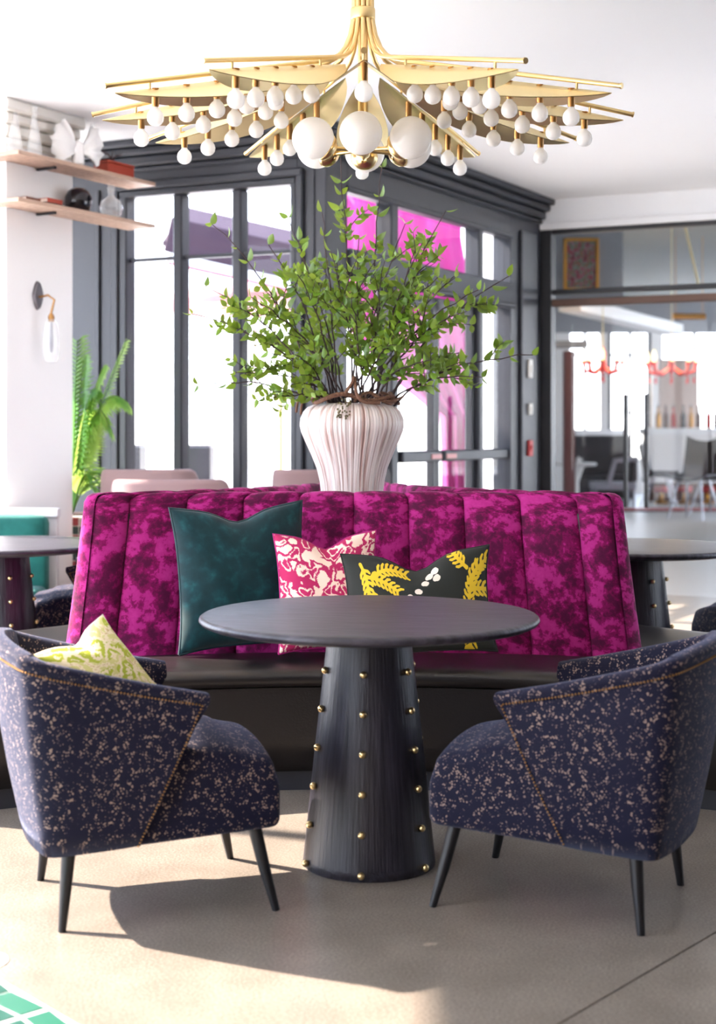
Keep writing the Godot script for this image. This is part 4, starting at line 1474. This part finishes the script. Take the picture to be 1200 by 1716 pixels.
	for c in 3:
		var rest := leaves.slice(300).filter(func(x): return x[2] == c)
		var mm := MultiMesh.new()
		mm.transform_format = MultiMesh.TRANSFORM_3D
		mm.mesh = leaf_meshes[c]
		mm.instance_count = rest.size()
		for k in rest.size():
			mm.set_instance_transform(k, rest[k][0])
		var mi := MultiMeshInstance3D.new()
		mi.name = "small_leaves"
		mi.multimesh = mm
		mi.material_override = M["leaf%d" % c]
		mi.set_meta("kind", "stuff")
		pl.add_child(mi, true)
	# ---- twisted vine round the rim
	var vi := thing("vine_garland", "twisted brown vine wound round the rim of the ribbed vase", "garland", foot + Vector3(0, 0.465, 0))
	for k in 4:
		var pts := PackedVector3Array()
		var rad := []
		for i in 41:
			var f := i / 40.0
			var a: float = [0.2, 2.4, 4.0, 5.2][k] + f * [3.6, 4.2, 3.0, 2.6][k]
			var rr: float = 0.185 + 0.022 * sin(f * 14.0 + k * 1.7)
			pts.append(Vector3(cos(a) * rr, 0.018 + 0.016 * sin(f * 17.0 + k * 2.0) - (rr - 0.17) * 0.35, sin(a) * rr))
			rad.append(0.010 * (0.5 + 0.5 * sin(PI * clampf(f, 0.06, 0.94))))
		var vm := Mb.new()
		vm.tube(pts, rad, 8)
		part("vine", vm.done(), M.vine, vi)
	for c in [[[Vector3(-0.03, 0.03, 0.18), Vector3(0.0, 0.075, 0.19), Vector3(0.01, 0.10, 0.17), Vector3(0.02, 0.03, 0.2), Vector3(0.05, -0.005, 0.2), Vector3(0.12, -0.01, 0.17)], 0.008], [[Vector3(-0.15, 0.02, 0.1), Vector3(-0.2, 0.025, 0.1), Vector3(-0.235, 0.0, 0.08), Vector3(-0.245, -0.05, 0.08)], 0.006], [[Vector3(-0.17, 0.01, 0.09), Vector3(-0.215, -0.005, 0.09), Vector3(-0.225, -0.06, 0.1)], 0.005], [[Vector3(0.1, 0.0, 0.16), Vector3(0.17, 0.0, 0.12), Vector3(0.225, 0.02, 0.08)], 0.005]]:
		var vm := Mb.new()
		vm.tube(poly3(catmull(c[0], 5)), c[1], 8)
		part("vine", vm.done(), M.vine, vi)
	var sm := Mb.new()
	sm.smooth(true)
	for k in 46:
		var f := r.randf()
		var p := Vector3(-0.045 + 0.03 * (k % 2) + r.randf_range(-0.012, 0.012) - f * 0.01, 0.005 - f * 0.085, 0.205 + f * 0.028 + r.randf_range(0, 0.006))
		sm.lathe([Vector2(0.0005, -0.0045), Vector2(0.004, -0.002), Vector2(0.004, 0.002), Vector2(0.0005, 0.0045)], 6, p, Basis.IDENTITY, false)
	tag(part("seed_cluster", sm.done(), M.seed, vi), "hanging tuft of small brown seeds", "", "", "stuff")

func _disc(r: float, y: float) -> ArrayMesh:
	var m := Mb.new()
	m.lathe([Vector2(r, y - 0.01), Vector2(r, y), Vector2(r * 0.5, y + 0.004), Vector2(0.001, y + 0.006)], 32)
	return m.done()

func _leaf(ln: float, w: float, curl: float) -> ArrayMesh:
	# points along local z, folded a little along its midrib
	var m := Mb.new()
	m.smooth(true)
	var rows := []
	for i in 6:
		var f := i / 5.0
		var hw := w / 2 * pow(sin(PI * pow(f, 0.75)), 0.85) if i > 0 and i < 5 else 0.0006
		var y := -curl * ln * f * f
		rows.append(PackedVector3Array([Vector3(-hw, y + hw * 0.35, f * ln), Vector3(0, y, f * ln), Vector3(hw, y + hw * 0.35, f * ln)]))
	m.grid(rows)
	return m.done()

# ---------------------------------------------------------------- chandelier
func droop(x: float) -> float:        # height of an arm above its tip, x out from the stem
	return (0.996 - x) * 0.215

func chandelier() -> void:
	var mid := V(0.018, 5.3, 2.49)
	var o := thing("chandelier", "large brass chandelier of twelve leaf shaped arms with round white bulbs and opal globes", "chandelier", mid)
	o.basis = Basis(Vector3.RIGHT, deg_to_rad(1.6))
	var R := 0.996
	var bulb := Mb.new()
	bulb.lathe([Vector2(0.011, 0.0), Vector2(0.0125, -0.005), Vector2(0.0195, -0.011), Vector2(0.0265, -0.021), Vector2(0.0295, -0.035), Vector2(0.027, -0.049), Vector2(0.0195, -0.0585), Vector2(0.01, -0.0635), Vector2(0.0005, -0.065)], 18, Vector3.ZERO, Basis.IDENTITY, false)
	var bulb_m := bulb.done()
	var sock := Mb.new()
	sock.lathe([Vector2(0.0125, 0.0), Vector2(0.0125, -0.06), Vector2(0.0105, -0.062), Vector2(0.0105, -0.066)], 14)
	var sock_m := sock.done()
	var rod := Mb.new()
	rod.tube(poly3([Vector3(0.033, 0.76, 0), Vector3(0.033, 0.45, 0), Vector3(0.034, 0.37, 0), Vector3(0.038, 0.335, 0), Vector3(0.047, 0.29, 0), Vector3(0.066, 0.245, 0), Vector3(0.095, 0.21, 0), Vector3(0.135, 0.188, 0), Vector3(0.19, droop(0.19), 0), Vector3(0.6, droop(0.6), 0), Vector3(R, droop(R), 0)]), 0.0085, 10)
	rod.tube(poly3([Vector3(R, droop(R), 0), Vector3(R + 0.006, droop(R + 0.006), 0)]), 0.0105, 10)
	var rod_m := rod.done()
	# a leaf shaped shade, folded along its spine, hung under the rod
	var pet := Mb.new()
	pet.smooth(true)
	var up := []
	var lo := []
	for i in 25:
		var f := i / 24.0
		var x := lerpf(0.13, 0.965, f)
		var hw := 0.105 * pow(sin(PI * pow(f, 0.9)), 0.8) if i > 0 and i < 24 else 0.001
		var a := PackedVector3Array()
		var b := PackedVector3Array()
		for k in 7:
			var s := k / 3.0 - 1.0
			var y := droop(x) - 0.026 - absf(s) * hw * 0.68
			a.append(Vector3(x, y, s * hw))
			b.append(Vector3(x, y - 0.0025, s * hw))
		up.append(a)
		lo.append(b)
	pet.grid(up)
	pet.grid(lo, [], false, true)
	var pet_m := pet.done()
	var post := Mb.new()
	for x in [0.3, 0.84]:
		post.tube(poly3([Vector3(x, droop(x), 0), Vector3(x, droop(x) - 0.028, 0)]), 0.0048, 8)
	var post_m := post.done()
	for k in 12:
		var turn := Basis(Vector3.UP, TAU * k / 12.0 - PI / 2)
		part("arm_rod", rod_m, M.brass, o, Transform3D(turn, Vector3.ZERO))
		var shade := part("leaf_shade", pet_m, M.brass_soft, o, Transform3D(turn, Vector3.ZERO))
		part("post", post_m, M.brass, shade)
		for b in 5:
			if k == 0 and b < 4:
				continue
			var x: float = [0.36, 0.475, 0.59, 0.705, 0.82][b]
			var s := part("bulb_socket", sock_m, M.antique_brass, o, Transform3D(turn, turn * Vector3(x, droop(x) - 0.028, 0)))
			part("bulb", bulb_m, M.opal, s, Transform3D(Basis.IDENTITY, Vector3(0, -0.064, 0)))
	var col := Mb.new()
	col.lathe([Vector2(0.03, 0.345), Vector2(0.045, 0.347), Vector2(0.046, 0.352), Vector2(0.046, 0.383), Vector2(0.045, 0.388), Vector2(0.03, 0.39)], 28)
	part("collar", col.done(), M.brass, o)
	var can := Mb.new()
	can.lathe([Vector2(0.02, 0.715), Vector2(0.08, 0.72), Vector2(0.09, 0.73), Vector2(0.09, 0.755), Vector2(0.02, 0.758)], 32)
	part("ceiling_canopy", can.done(), M.brass, o)
	var stem := Mb.new()
	for k in 3:
		var a := TAU * k / 3.0 + 0.5
		stem.tube(poly3([Vector3(cos(a) * 0.012, 0.35, sin(a) * 0.012), Vector3(cos(a) * 0.012, -0.13, sin(a) * 0.012)]), 0.008, 8)
	stem.lathe([Vector2(0.006, -0.17), Vector2(0.024, -0.155), Vector2(0.03, -0.13), Vector2(0.024, -0.105), Vector2(0.01, -0.1)], 18)
	part("stem", stem.done(), M.brass, o)
	# six opal globes in brass cups on short arms
	var gm := Mb.new()
	var gp := []
	for i in 19:
		var a := -PI / 2 + PI * i / 18.0
		gp.append(Vector2(maxf(0.0005, cos(a) * 0.077), sin(a) * 0.077))
	gm.lathe(gp, 32, Vector3.ZERO, Basis.IDENTITY, false)
	var globe_m := gm.done()
	for k in 6:
		var turn := Basis(Vector3.UP, TAU * k / 6.0 - PI / 2 - 0.04)
		var at := turn * Vector3(0.205, -0.105, 0)
		var g := part("globe", globe_m, M.opal, o, Transform3D(turn, at))
		var cup := Mb.new()
		var tilt := Basis(Vector3.BACK, deg_to_rad(-62.0))
		cup.lathe([Vector2(0.012, -0.092), Vector2(0.03, -0.088), Vector2(0.046, -0.074), Vector2(0.052, -0.06), Vector2(0.05, -0.058), Vector2(0.044, -0.066)], 20, Vector3.ZERO, tilt.rotated(Vector3.UP, 0.0))
		part("cup", cup.done(), M.brass, g)
		var am := Mb.new()
		am.tube(poly3([Vector3(-0.205, -0.025, 0), Vector3(-0.12, -0.028, 0), Vector3(-0.075, -0.03, 0)]), 0.0075, 8)
		part("arm", am.done(), M.brass, g)

# ---------------------------------------------------------------- pier, shelves and what stands on them
func pier_and_shelves() -> void:
	var at := V(-2.065, 8.4, 0)
	var turn := atan2(0.8666, 0.499)             # along the shelves: away and to the side; z towards the lounge
	var pr := frame("wall_pier", "white pier that carries two long shelves and a glass sconce", at, turn)
	part("shaft", bbm(0.0, 0.585, 0, CEIL, -0.4, 0.0), M.white_paint, pr)
	for st in [[3.0, 3.05, 0.02], [3.05, 3.12, 0.04], [3.12, 3.18, 0.07], [3.18, CEIL, 0.11]]:
		part("crown_moulding", bbm(-st[2], 0.585, st[0], st[1], -0.4, st[2], 0.012), M.crown_paint, pr)
	for y in [[2.925, "long oak shelf carrying the white shell sculpture"], [2.655, "long oak shelf carrying the black vase"]]:
		var s := thing("wall_shelf", y[1], "shelf", at + Vector3(0, y[0], 0), turn)
		var m := Mb.new()
		bb(m, -0.14, 1.12, -0.024, 0.0, 0.002, 0.23, 0.003)
		part("board", m.done(), M.shelf_wood, s)
		part("return_board", bbm(-0.16, -0.002, -0.024, 0.0, -0.4, 0.0, 0.003), M.shelf_wood, s)
		part("bracket", bbm(0.25, 0.27, -0.04, -0.024, 0.002, 0.15, 0.002), M.black_metal, s)
	var B := Basis(Vector3.UP, turn)
	var top := at + Vector3(0, 2.926, 0)
	var low := at + Vector3(0, 2.656, 0)
	# white shell sculpture: two ribbed wings
	var sh := thing("shell_sculpture", "white ribbed butterfly shaped shell sculpture on the upper shelf", "sculpture", top + B * Vector3(0.42, 0, 0.185), turn - 0.42)
	for s in [-1.0, 1.0]:
		var rows := []
		var back := []
		for i in 13:
			var a := lerpf(-0.55, 1.12, i / 12.0)
			var row := PackedVector3Array()
			var bk := PackedVector3Array()
			for k in 9:
				var f := k / 8.0
				var rr: float = lerpf(0.0, 0.15 + 0.06 * i / 12.0 + 0.012 * sin(i * 2.1), f)
				var p := Vector3(s * (0.008 + cos(a) * rr * 0.9), 0.085 + sin(a) * rr * 1.0, 0.035 * sin(f * PI) + 0.012 * sin(i * 3.14 / 1.0 + 1.57) * f)
				p.y = maxf(p.y, 0.003)
				row.append(p)
				bk.append(p + Vector3(0, 0, -0.025))
			rows.append(row)
			back.append(bk)
		var m := Mb.new()
		m.smooth(true)
		m.grid(rows, [], false, s < 0)
		m.grid(back, [], false, s > 0)
		part("wing", m.done(), M.ceramic_white, sh)
	var bm := Mb.new()
	bm.rbox(Vector3(0.07, 0.15, 0.055), 0.026, 8, func(p: Vector3) -> Vector3: return p * Vector3(1.0 - p.y * 3.0, 1, 1) + Vector3(0, 0.076, 0.0))
	part("body", bm.done(), M.ceramic_white, sh)
	# two tapered glass carafes
	for c in [[0.0, 0.07], [0.11, 0.12]]:
		var ca := thing("carafe", ["tall clear glass carafe at the pier corner on the upper shelf", "tall clear glass carafe beside the shell sculpture"][0 if c[0] < 0.05 else 1], "carafe", top + B * Vector3(c[0], 0, c[1]), turn)
		var m := Mb.new()
		m.lathe([Vector2(0.04, 0.0), Vector2(0.046, 0.006), Vector2(0.044, 0.05), Vector2(0.03, 0.15), Vector2(0.017, 0.21), Vector2(0.015, 0.26), Vector2(0.021, 0.30)], 24, Vector3.ZERO, Basis.IDENTITY, false)
		part("body", m.done(), M.clear_glass, ca)
		m = Mb.new()
		m.lathe([Vector2(0.0195, 0.296), Vector2(0.0225, 0.30), Vector2(0.0195, 0.304), Vector2(0.018, 0.30)], 24, Vector3.ZERO, Basis.IDENTITY, false)
		part("rim", m.done(), M.ceramic_white, ca)
	var bx := thing("leather_box", "rust red leather box near the end of the upper shelf", "box", top + B * Vector3(0.86, 0, 0.1), turn)
	part("body", bbm(-0.13, 0.13, 0.0, 0.075, -0.06, 0.06, 0.006), M.red_leather, bx)
	part("lid", bbm(-0.132, 0.132, 0.076, 0.092, -0.062, 0.062, 0.004), M.red_leather, bx)
	var br := thing("dried_sprig", "dark dried sprig lying on the rust red leather box", "sprig", top + B * Vector3(0.84, 0.093, 0.1), turn)
	var m := Mb.new()
	for k in 6:
		var a := TAU * k / 6.0
		m.tube(poly3([Vector3(0, 0.006, 0), Vector3(cos(a) * 0.03, 0.05, sin(a) * 0.02), Vector3(cos(a) * 0.1, 0.06, sin(a) * 0.05)]), [0.005, 0.004, 0.002], 6)
	part("twigs", m.done(), M.twig, br)
	# lower shelf
	var bv := thing("black_vase", "round black glazed vase on the lower shelf", "vase", low + B * Vector3(0.52, 0, 0.1), turn)
	m = Mb.new()
	m.lathe([Vector2(0.045, 0.0), Vector2(0.07, 0.018), Vector2(0.084, 0.06), Vector2(0.082, 0.1), Vector2(0.065, 0.135), Vector2(0.042, 0.152), Vector2(0.037, 0.146), Vector2(0.055, 0.095), Vector2(0.02, 0.08)], 32)
	part("body", m.done(), M.dark_glass, bv)
	var fl := thing("glass_flask", "round clear glass flask with a narrow neck on the lower shelf", "flask", low + B * Vector3(0.83, 0.013, 0.1), turn)
	m = Mb.new()
	m.lathe([Vector2(0.03, 0.0), Vector2(0.06, 0.015), Vector2(0.075, 0.06), Vector2(0.062, 0.105), Vector2(0.025, 0.13), Vector2(0.017, 0.15), Vector2(0.026, 0.165)], 28, Vector3.ZERO, Basis.IDENTITY, false)
	part("body", m.done(), M.clear_glass, fl)
	m = Mb.new()
	m.lathe([Vector2(0.014, 0.155), Vector2(0.022, 0.17), Vector2(0.026, 0.19), Vector2(0.016, 0.21), Vector2(0.001, 0.214)], 18)
	part("stopper", m.done(), M.clear_glass, fl)
	var k := 0
	for b in [[0.0, 0.12, 0.0, 0.028, "book", "brown book lying at the pier corner on the lower shelf", M.brown_book], [0.16, 0.34, 0.0, 0.02, "book", "black book lying flat beside the black vase", M.black_cloth], [0.18, 0.31, 0.021, 0.046, "book", "rust red book lying on top of the black book", M.red_leather], [0.73, 0.93, 0.0, 0.012, "book", "cream book lying under the clear glass flask", M.cream_cloth]]:
		var bo := thing(b[4], b[5], "book", low + B * Vector3((b[0] + b[1]) / 2, b[2], 0.1), turn)
		var h: float = b[3] - b[2]
		var w: float = (b[1] - b[0]) / 2
		part("pages", bbm(-w + 0.004, w - 0.004, 0.003, h - 0.003, -0.06, 0.056, 0.0), M.cream_cloth, bo)
		part("cover", bbm(-w, w, h - 0.003, h, -0.062, 0.06, 0.0), b[6], bo)
		part("cover", bbm(-w, w, 0, 0.003, -0.062, 0.06, 0.0), b[6], bo)
		part("spine", bbm(-w, w, 0.003, h - 0.003, 0.0565, 0.0605, 0.0), b[6], bo)
		k += 1
	# sconce
	var sc := thing("wall_sconce", "wall sconce with a pointed bronze plate and long clear glass shade on the white pier", "sconce", at + B * Vector3(0.262, 2.135, 0.0), turn)
	var bp := Mb.new()
	var ol := PackedVector2Array()
	for i in 20:
		var a := TAU * i / 20.0
		ol.append(Vector2(sin(a) * 0.045 * (1.0 - 0.35 * absf(cos(a))), cos(a) * 0.088))
	var fr := PackedVector3Array()
	var bk := PackedVector3Array()
	for p in ol:
		fr.append(Vector3(p.x * 0.8, p.y * 0.9, 0.02))
		bk.append(Vector3(p.x, p.y, 0.0))
	bp.smooth(false)
	bp.grid([fr, bk], [], true)
	bp.fan(fr)
	bp.fan(bk, true)
	part("back_plate", bp.done(), M.steel_dark if M.has("steel_dark") else mat("steel_dark", c8(104, 100, 104), 0.4, 0.8), sc)
	m = Mb.new()
	m.tube(poly3([Vector3(0.0, -0.01, 0.02), Vector3(0.01, 0.0, 0.08), Vector3(0.02, -0.03, 0.12), Vector3(0.02, -0.11, 0.095)]), 0.007, 8)
	part("arm", m.done(), M.antique_brass, sc)
	m = Mb.new()
	m.lathe([Vector2(0.018, -0.16), Vector2(0.02, -0.13), Vector2(0.01, -0.11)], 14, Vector3(0.02, 0, 0.095))
	part("lamp_holder", m.done(), M.antique_brass, sc)
	m = Mb.new()
	m.lathe([Vector2(0.02, -0.145), Vector2(0.04, -0.17), Vector2(0.05, -0.25), Vector2(0.05, -0.35), Vector2(0.035, -0.40)], 22, Vector3(0.02, 0, 0.095), Basis.IDENTITY, false)
	part("glass_shade", m.done(), M.clear_glass, sc)
	m = Mb.new()
	m.lathe([Vector2(0.008, -0.16), Vector2(0.011, -0.22), Vector2(0.014, -0.30), Vector2(0.008, -0.34), Vector2(0.001, -0.345)], 12, Vector3(0.02, 0, 0.095))
	part("bulb", m.done(), M.seat_grey, sc)

func frond(o: Node3D, root: Vector3, tip: Vector3, arch: float, leaflets: int, ln: float, droop: float) -> void:
	var m := Mb.new()
	var pts := PackedVector3Array()
	for i in 13:
		var f := i / 12.0
		pts.append(root.lerp(tip, f) + Vector3(0, sin(f * PI) * arch, 0))
	m.tube(pts, [0.008, 0.0075, 0.007, 0.0065, 0.006, 0.0055, 0.005, 0.0045, 0.004, 0.0035, 0.003, 0.0025, 0.002], 6)
	m.smooth(true)
	for k in leaflets:
		var f := lerpf(0.22, 1.0, float(k) / leaflets)
		var fi := f * 12.0
		var i0 := mini(int(fi), 11)
		var p := pts[i0].lerp(pts[i0 + 1], fi - i0)
		var d := (pts[i0 + 1] - pts[i0]).normalized()
		for s in [-1.0, 1.0]:
			var side: Vector3 = d.cross(Vector3.UP).normalized() * s
			var l := ln * (1.0 - 0.55 * f) * rng.randf_range(0.85, 1.1)
			var dv: Vector3 = (side * 0.75 + d * 0.65 + Vector3(0, -droop, 0)).normalized()
			var w: Vector3 = d * 0.011
			var q: Vector3 = p + dv * l * 0.5 + Vector3(0, 0.01, 0)
			m.tri(p - w * 0.4, p + w * 0.4, q + w)
			m.tri(p - w * 0.4, q + w, q - w)
			m.tri(q - w, q + w, p + dv * l)
	part("frond", m.done(), M.palm, o)

func background_seats() -> void:
	# palm in a tiled planter behind the pier
	var pw := thing("tiled_planter", "low planter faced with red, white and green mosaic tiles beside the pier", "planter", V(-1.85, 9.2, 0), 0.0)
	part("body", bbm(-0.09, 0.14, 0, 0.78, -0.2, 0.12, 0.005), M.grout, pw)
	part("soil", bbm(-0.07, 0.12, 0.78, 0.79, -0.18, 0.09, 0.0), M.twig, pw)
	for i in 4:
		for j in 9:
			part("tile", bbm(-0.085 + i * 0.056, -0.085 + i * 0.056 + 0.05, 0.28 + j * 0.055, 0.28 + j * 0.055 + 0.049, 0.118, 0.126, 0.002), M["mosaic%d" % [0, 1, 2, 1, 0, 2][(i * 3 + j * 2) % 6]], pw)
	var pm := thing("palm_plant", "green palm arching out from behind the white pier", "plant", V(-1.83, 9.17, 0.795))
	for f in [[0.02, 1.12, 0.0, 0.05, 0.3], [0.34, 1.10, 0.05, 0.10, 0.4], [0.20, 0.95, 0.02, 0.16, 0.7], [0.36, 0.70, 0.04, 0.32, 0.9], [0.06, 1.0, 0.0, 0.08, 0.5], [0.26, 0.52, 0.06, 0.34, 0.9], [0.1, 0.66, -0.1, 0.1, 0.6], [0.14, 0.22, 0.1, 0.12, 0.3], [0.2, 0.08, 0.08, 0.14, 0.3], [0.14, 0.8, 0.06, 0.2, 0.9]]:
		frond(pm, Vector3(0, 0, 0), Vector3(f[0], f[1], f[2] - 0.05), f[3], 30, 0.24, f[4])
	# ledge and green velvet bench
	var lg := thing("ledge", "white ledge board behind the green velvet bench", "ledge", V(-2.3, 8.33, 0))
	part("board", bbm(-1.0, 0.56, 0.82, 0.87, -0.06, 0.03, 0.004), M.white_paint, lg)
	part("upright", bbm(-1.0, 0.55, 0, 0.82, -0.055, 0.0, 0.004), M.white_paint, lg)
	var gb := thing("velvet_bench", "green velvet bench behind the round table", "bench", V(-2.3, 8.22, 0))
	var m := Mb.new()
	m.rbox(Vector3(1.05, 0.5, 0.12), 0.05, 10, func(p: Vector3) -> Vector3: return p + Vector3(0, 0.59, 0.0))
	part("backrest", m.done(), M.green_velvet, gb)
	m = Mb.new()
	m.rbox(Vector3(1.05, 0.2, 0.26), 0.05, 10, func(p: Vector3) -> Vector3: return p + Vector3(0, 0.34, 0.12))
	part("seat", m.done(), M.green_velvet, gb)
	part("plinth", bbm(-0.5, 0.5, 0, 0.245, 0.0, 0.22, 0.004), M.leg, gb)
	m = Mb.new()
	m.rbox(Vector3(0.12, 0.6, 0.26), 0.05, 10, func(p: Vector3) -> Vector3: return p + Vector3(-0.53, 0.66, 0.1))
	part("arm", m.done(), M.green_velvet, gb)
	# high-backed blush lounge chairs by the window
	for c in [[-1.3, 9.05, 0.62, 1.085, 0.0, 0.3, "blush high backed lounge chair close to the tall window"], [-1.08, 8.38, 0.70, 1.045, 0.0, 0.3, "blush high backed lounge chair with a pale lining, just behind the banquette"], [-0.36, 8.69, 0.32, 1.09, 0.0, 0.2, "narrow blush high backed lounge chair beside the window pilaster"]]:
		lounge_chair(V(c[0], c[1], 0), c[4], c[2], c[3], c[5], c[6])
	# round cover and the leaf mosaic in the floor
	var dc := thing("floor_outlet", "round white cover set in the concrete floor", "outlet", V(-0.94, 3.555, 0.0))
	m = Mb.new()
	m.lathe([Vector2(0.072, 0.0), Vector2(0.072, 0.0015), Vector2(0.07, 0.0025), Vector2(0.001, 0.0025)], 32)
	part("cover", m.done(), M.plate_white, dc)
	part("hinge", bbm(-0.02, 0.02, 0.0025, 0.0035, -0.004, 0.004, 0.0005), M.steel, dc)
	mosaic()

func lounge_chair(at: Vector3, turn: float, w: float, h: float, deep: float, label: String) -> void:
	var o := thing("lounge_chair", label, "chair", at, turn, "blush lounge chairs by the window")
	# a wrapped shell, open to the window (away from the lounge), drawn with thickness
	var rows := []
	for i in 25:
		var a := lerpf(-0.2, PI + 0.2, i / 24.0)
		var c := Vector2(cos(a), sin(a))
		var p := Vector2(signf(c.x) * pow(absf(c.x), 0.6) * w / 2, signf(c.y) * pow(absf(c.y), 0.6) * deep)
		var side := smoothstep(0.25, 0.9, absf(c.x)) * (1.0 if c.y < 0.7 else 0.6)
		var hh := h - 0.16 * smoothstep(0.0, 1.0, (0.55 - c.y)) * side
		var q := p * 0.84
		rows.append(PackedVector3Array([Vector3(p.x, 0.15, p.y), Vector3(p.x * 1.02, h * 0.6, p.y * 1.02), Vector3(p.x, hh - 0.03, p.y), Vector3(p.x * 0.98, hh - 0.006, p.y * 0.98), Vector3(p.x * 0.92, hh, p.y * 0.92), Vector3(q.x, hh - 0.02, q.y), Vector3(q.x, hh - 0.06, q.y), Vector3(q.x, 0.4, q.y), Vector3(q.x, 0.15, q.y)]))
	var m := Mb.new()
	m.smooth(true)
	m.grid(rows, [], true)
	m.smooth(false)
	m.fan(rows[0])
	m.fan(rows[24], true)
	part("shell", m.done(), M.blush, o)
	m = Mb.new()
	m.rbox(Vector3(w * 0.8, 0.16, deep * 1.6), 0.05, 10, func(p: Vector3) -> Vector3: return p + Vector3(0, 0.38, -0.02))
	part("seat", m.done(), M.blush_lining, o)
	m = Mb.new()
	m.rbox(Vector3(w * 0.72, h - 0.5, 0.08), 0.035, 10, func(p: Vector3) -> Vector3: return p + Vector3(0, 0.47 + (h - 0.5) / 2, deep * 0.63))
	part("back_pad", m.done(), M.blush_lining, o)
	for sx in [-1.0, 1.0]:
		for sz in [-1.0, 1.0]:
			var lm := Mb.new()
			lm.tube(poly3([Vector3(sx * w * 0.33, 0.32, sz * deep * 0.55), Vector3(sx * w * 0.38, 0.0, sz * deep * 0.68)]), [0.02, 0.012], 10)
			part("leg", lm.done(), M.leg, o)

func mosaic() -> void:
	# leaf shaped green tiles inside a white border, let into the floor
	var p0 := Vector2(-0.80, 3.375)
	var dirn := Vector2(0.67, -0.743)
	var nrm := Vector2(-0.743, -0.67)
	var o := thing("floor_mosaic", "green leaf patterned mosaic with a white border let into the concrete floor", "mosaic", Vector3.ZERO)
	var a := p0 - dirn * 0.75
	var quad := PackedVector2Array([a, a + dirn * 1.5, a + dirn * 1.5 + nrm * 0.7, a + nrm * 0.7])
	var m := Mb.new()
	m.prism(quad, 0.0, 0.002)
	part("border", m.done(), M.grout, o)
	for leaf in 5:
		var base := a + dirn * (0.15 + leaf * 0.3) + nrm * 0.002
		for j in 9:
			for s in [-1.0, 1.0]:
				var c := base + nrm * (0.02 + j * 0.072)
				var w := 0.14
				var q := PackedVector2Array([c + dirn * s * 0.004, c + dirn * s * 0.004 + nrm * 0.064, c + dirn * s * w + nrm * 0.05, c + dirn * s * w - nrm * 0.012])
				if s > 0:
					q.reverse()
				m = Mb.new()
				m.prism(q, 0.002, 0.004)
				part("tile", m.done(), M["tile%d" % ((leaf + j * 2 + (1 if s > 0 else 0)) % 3)], o)
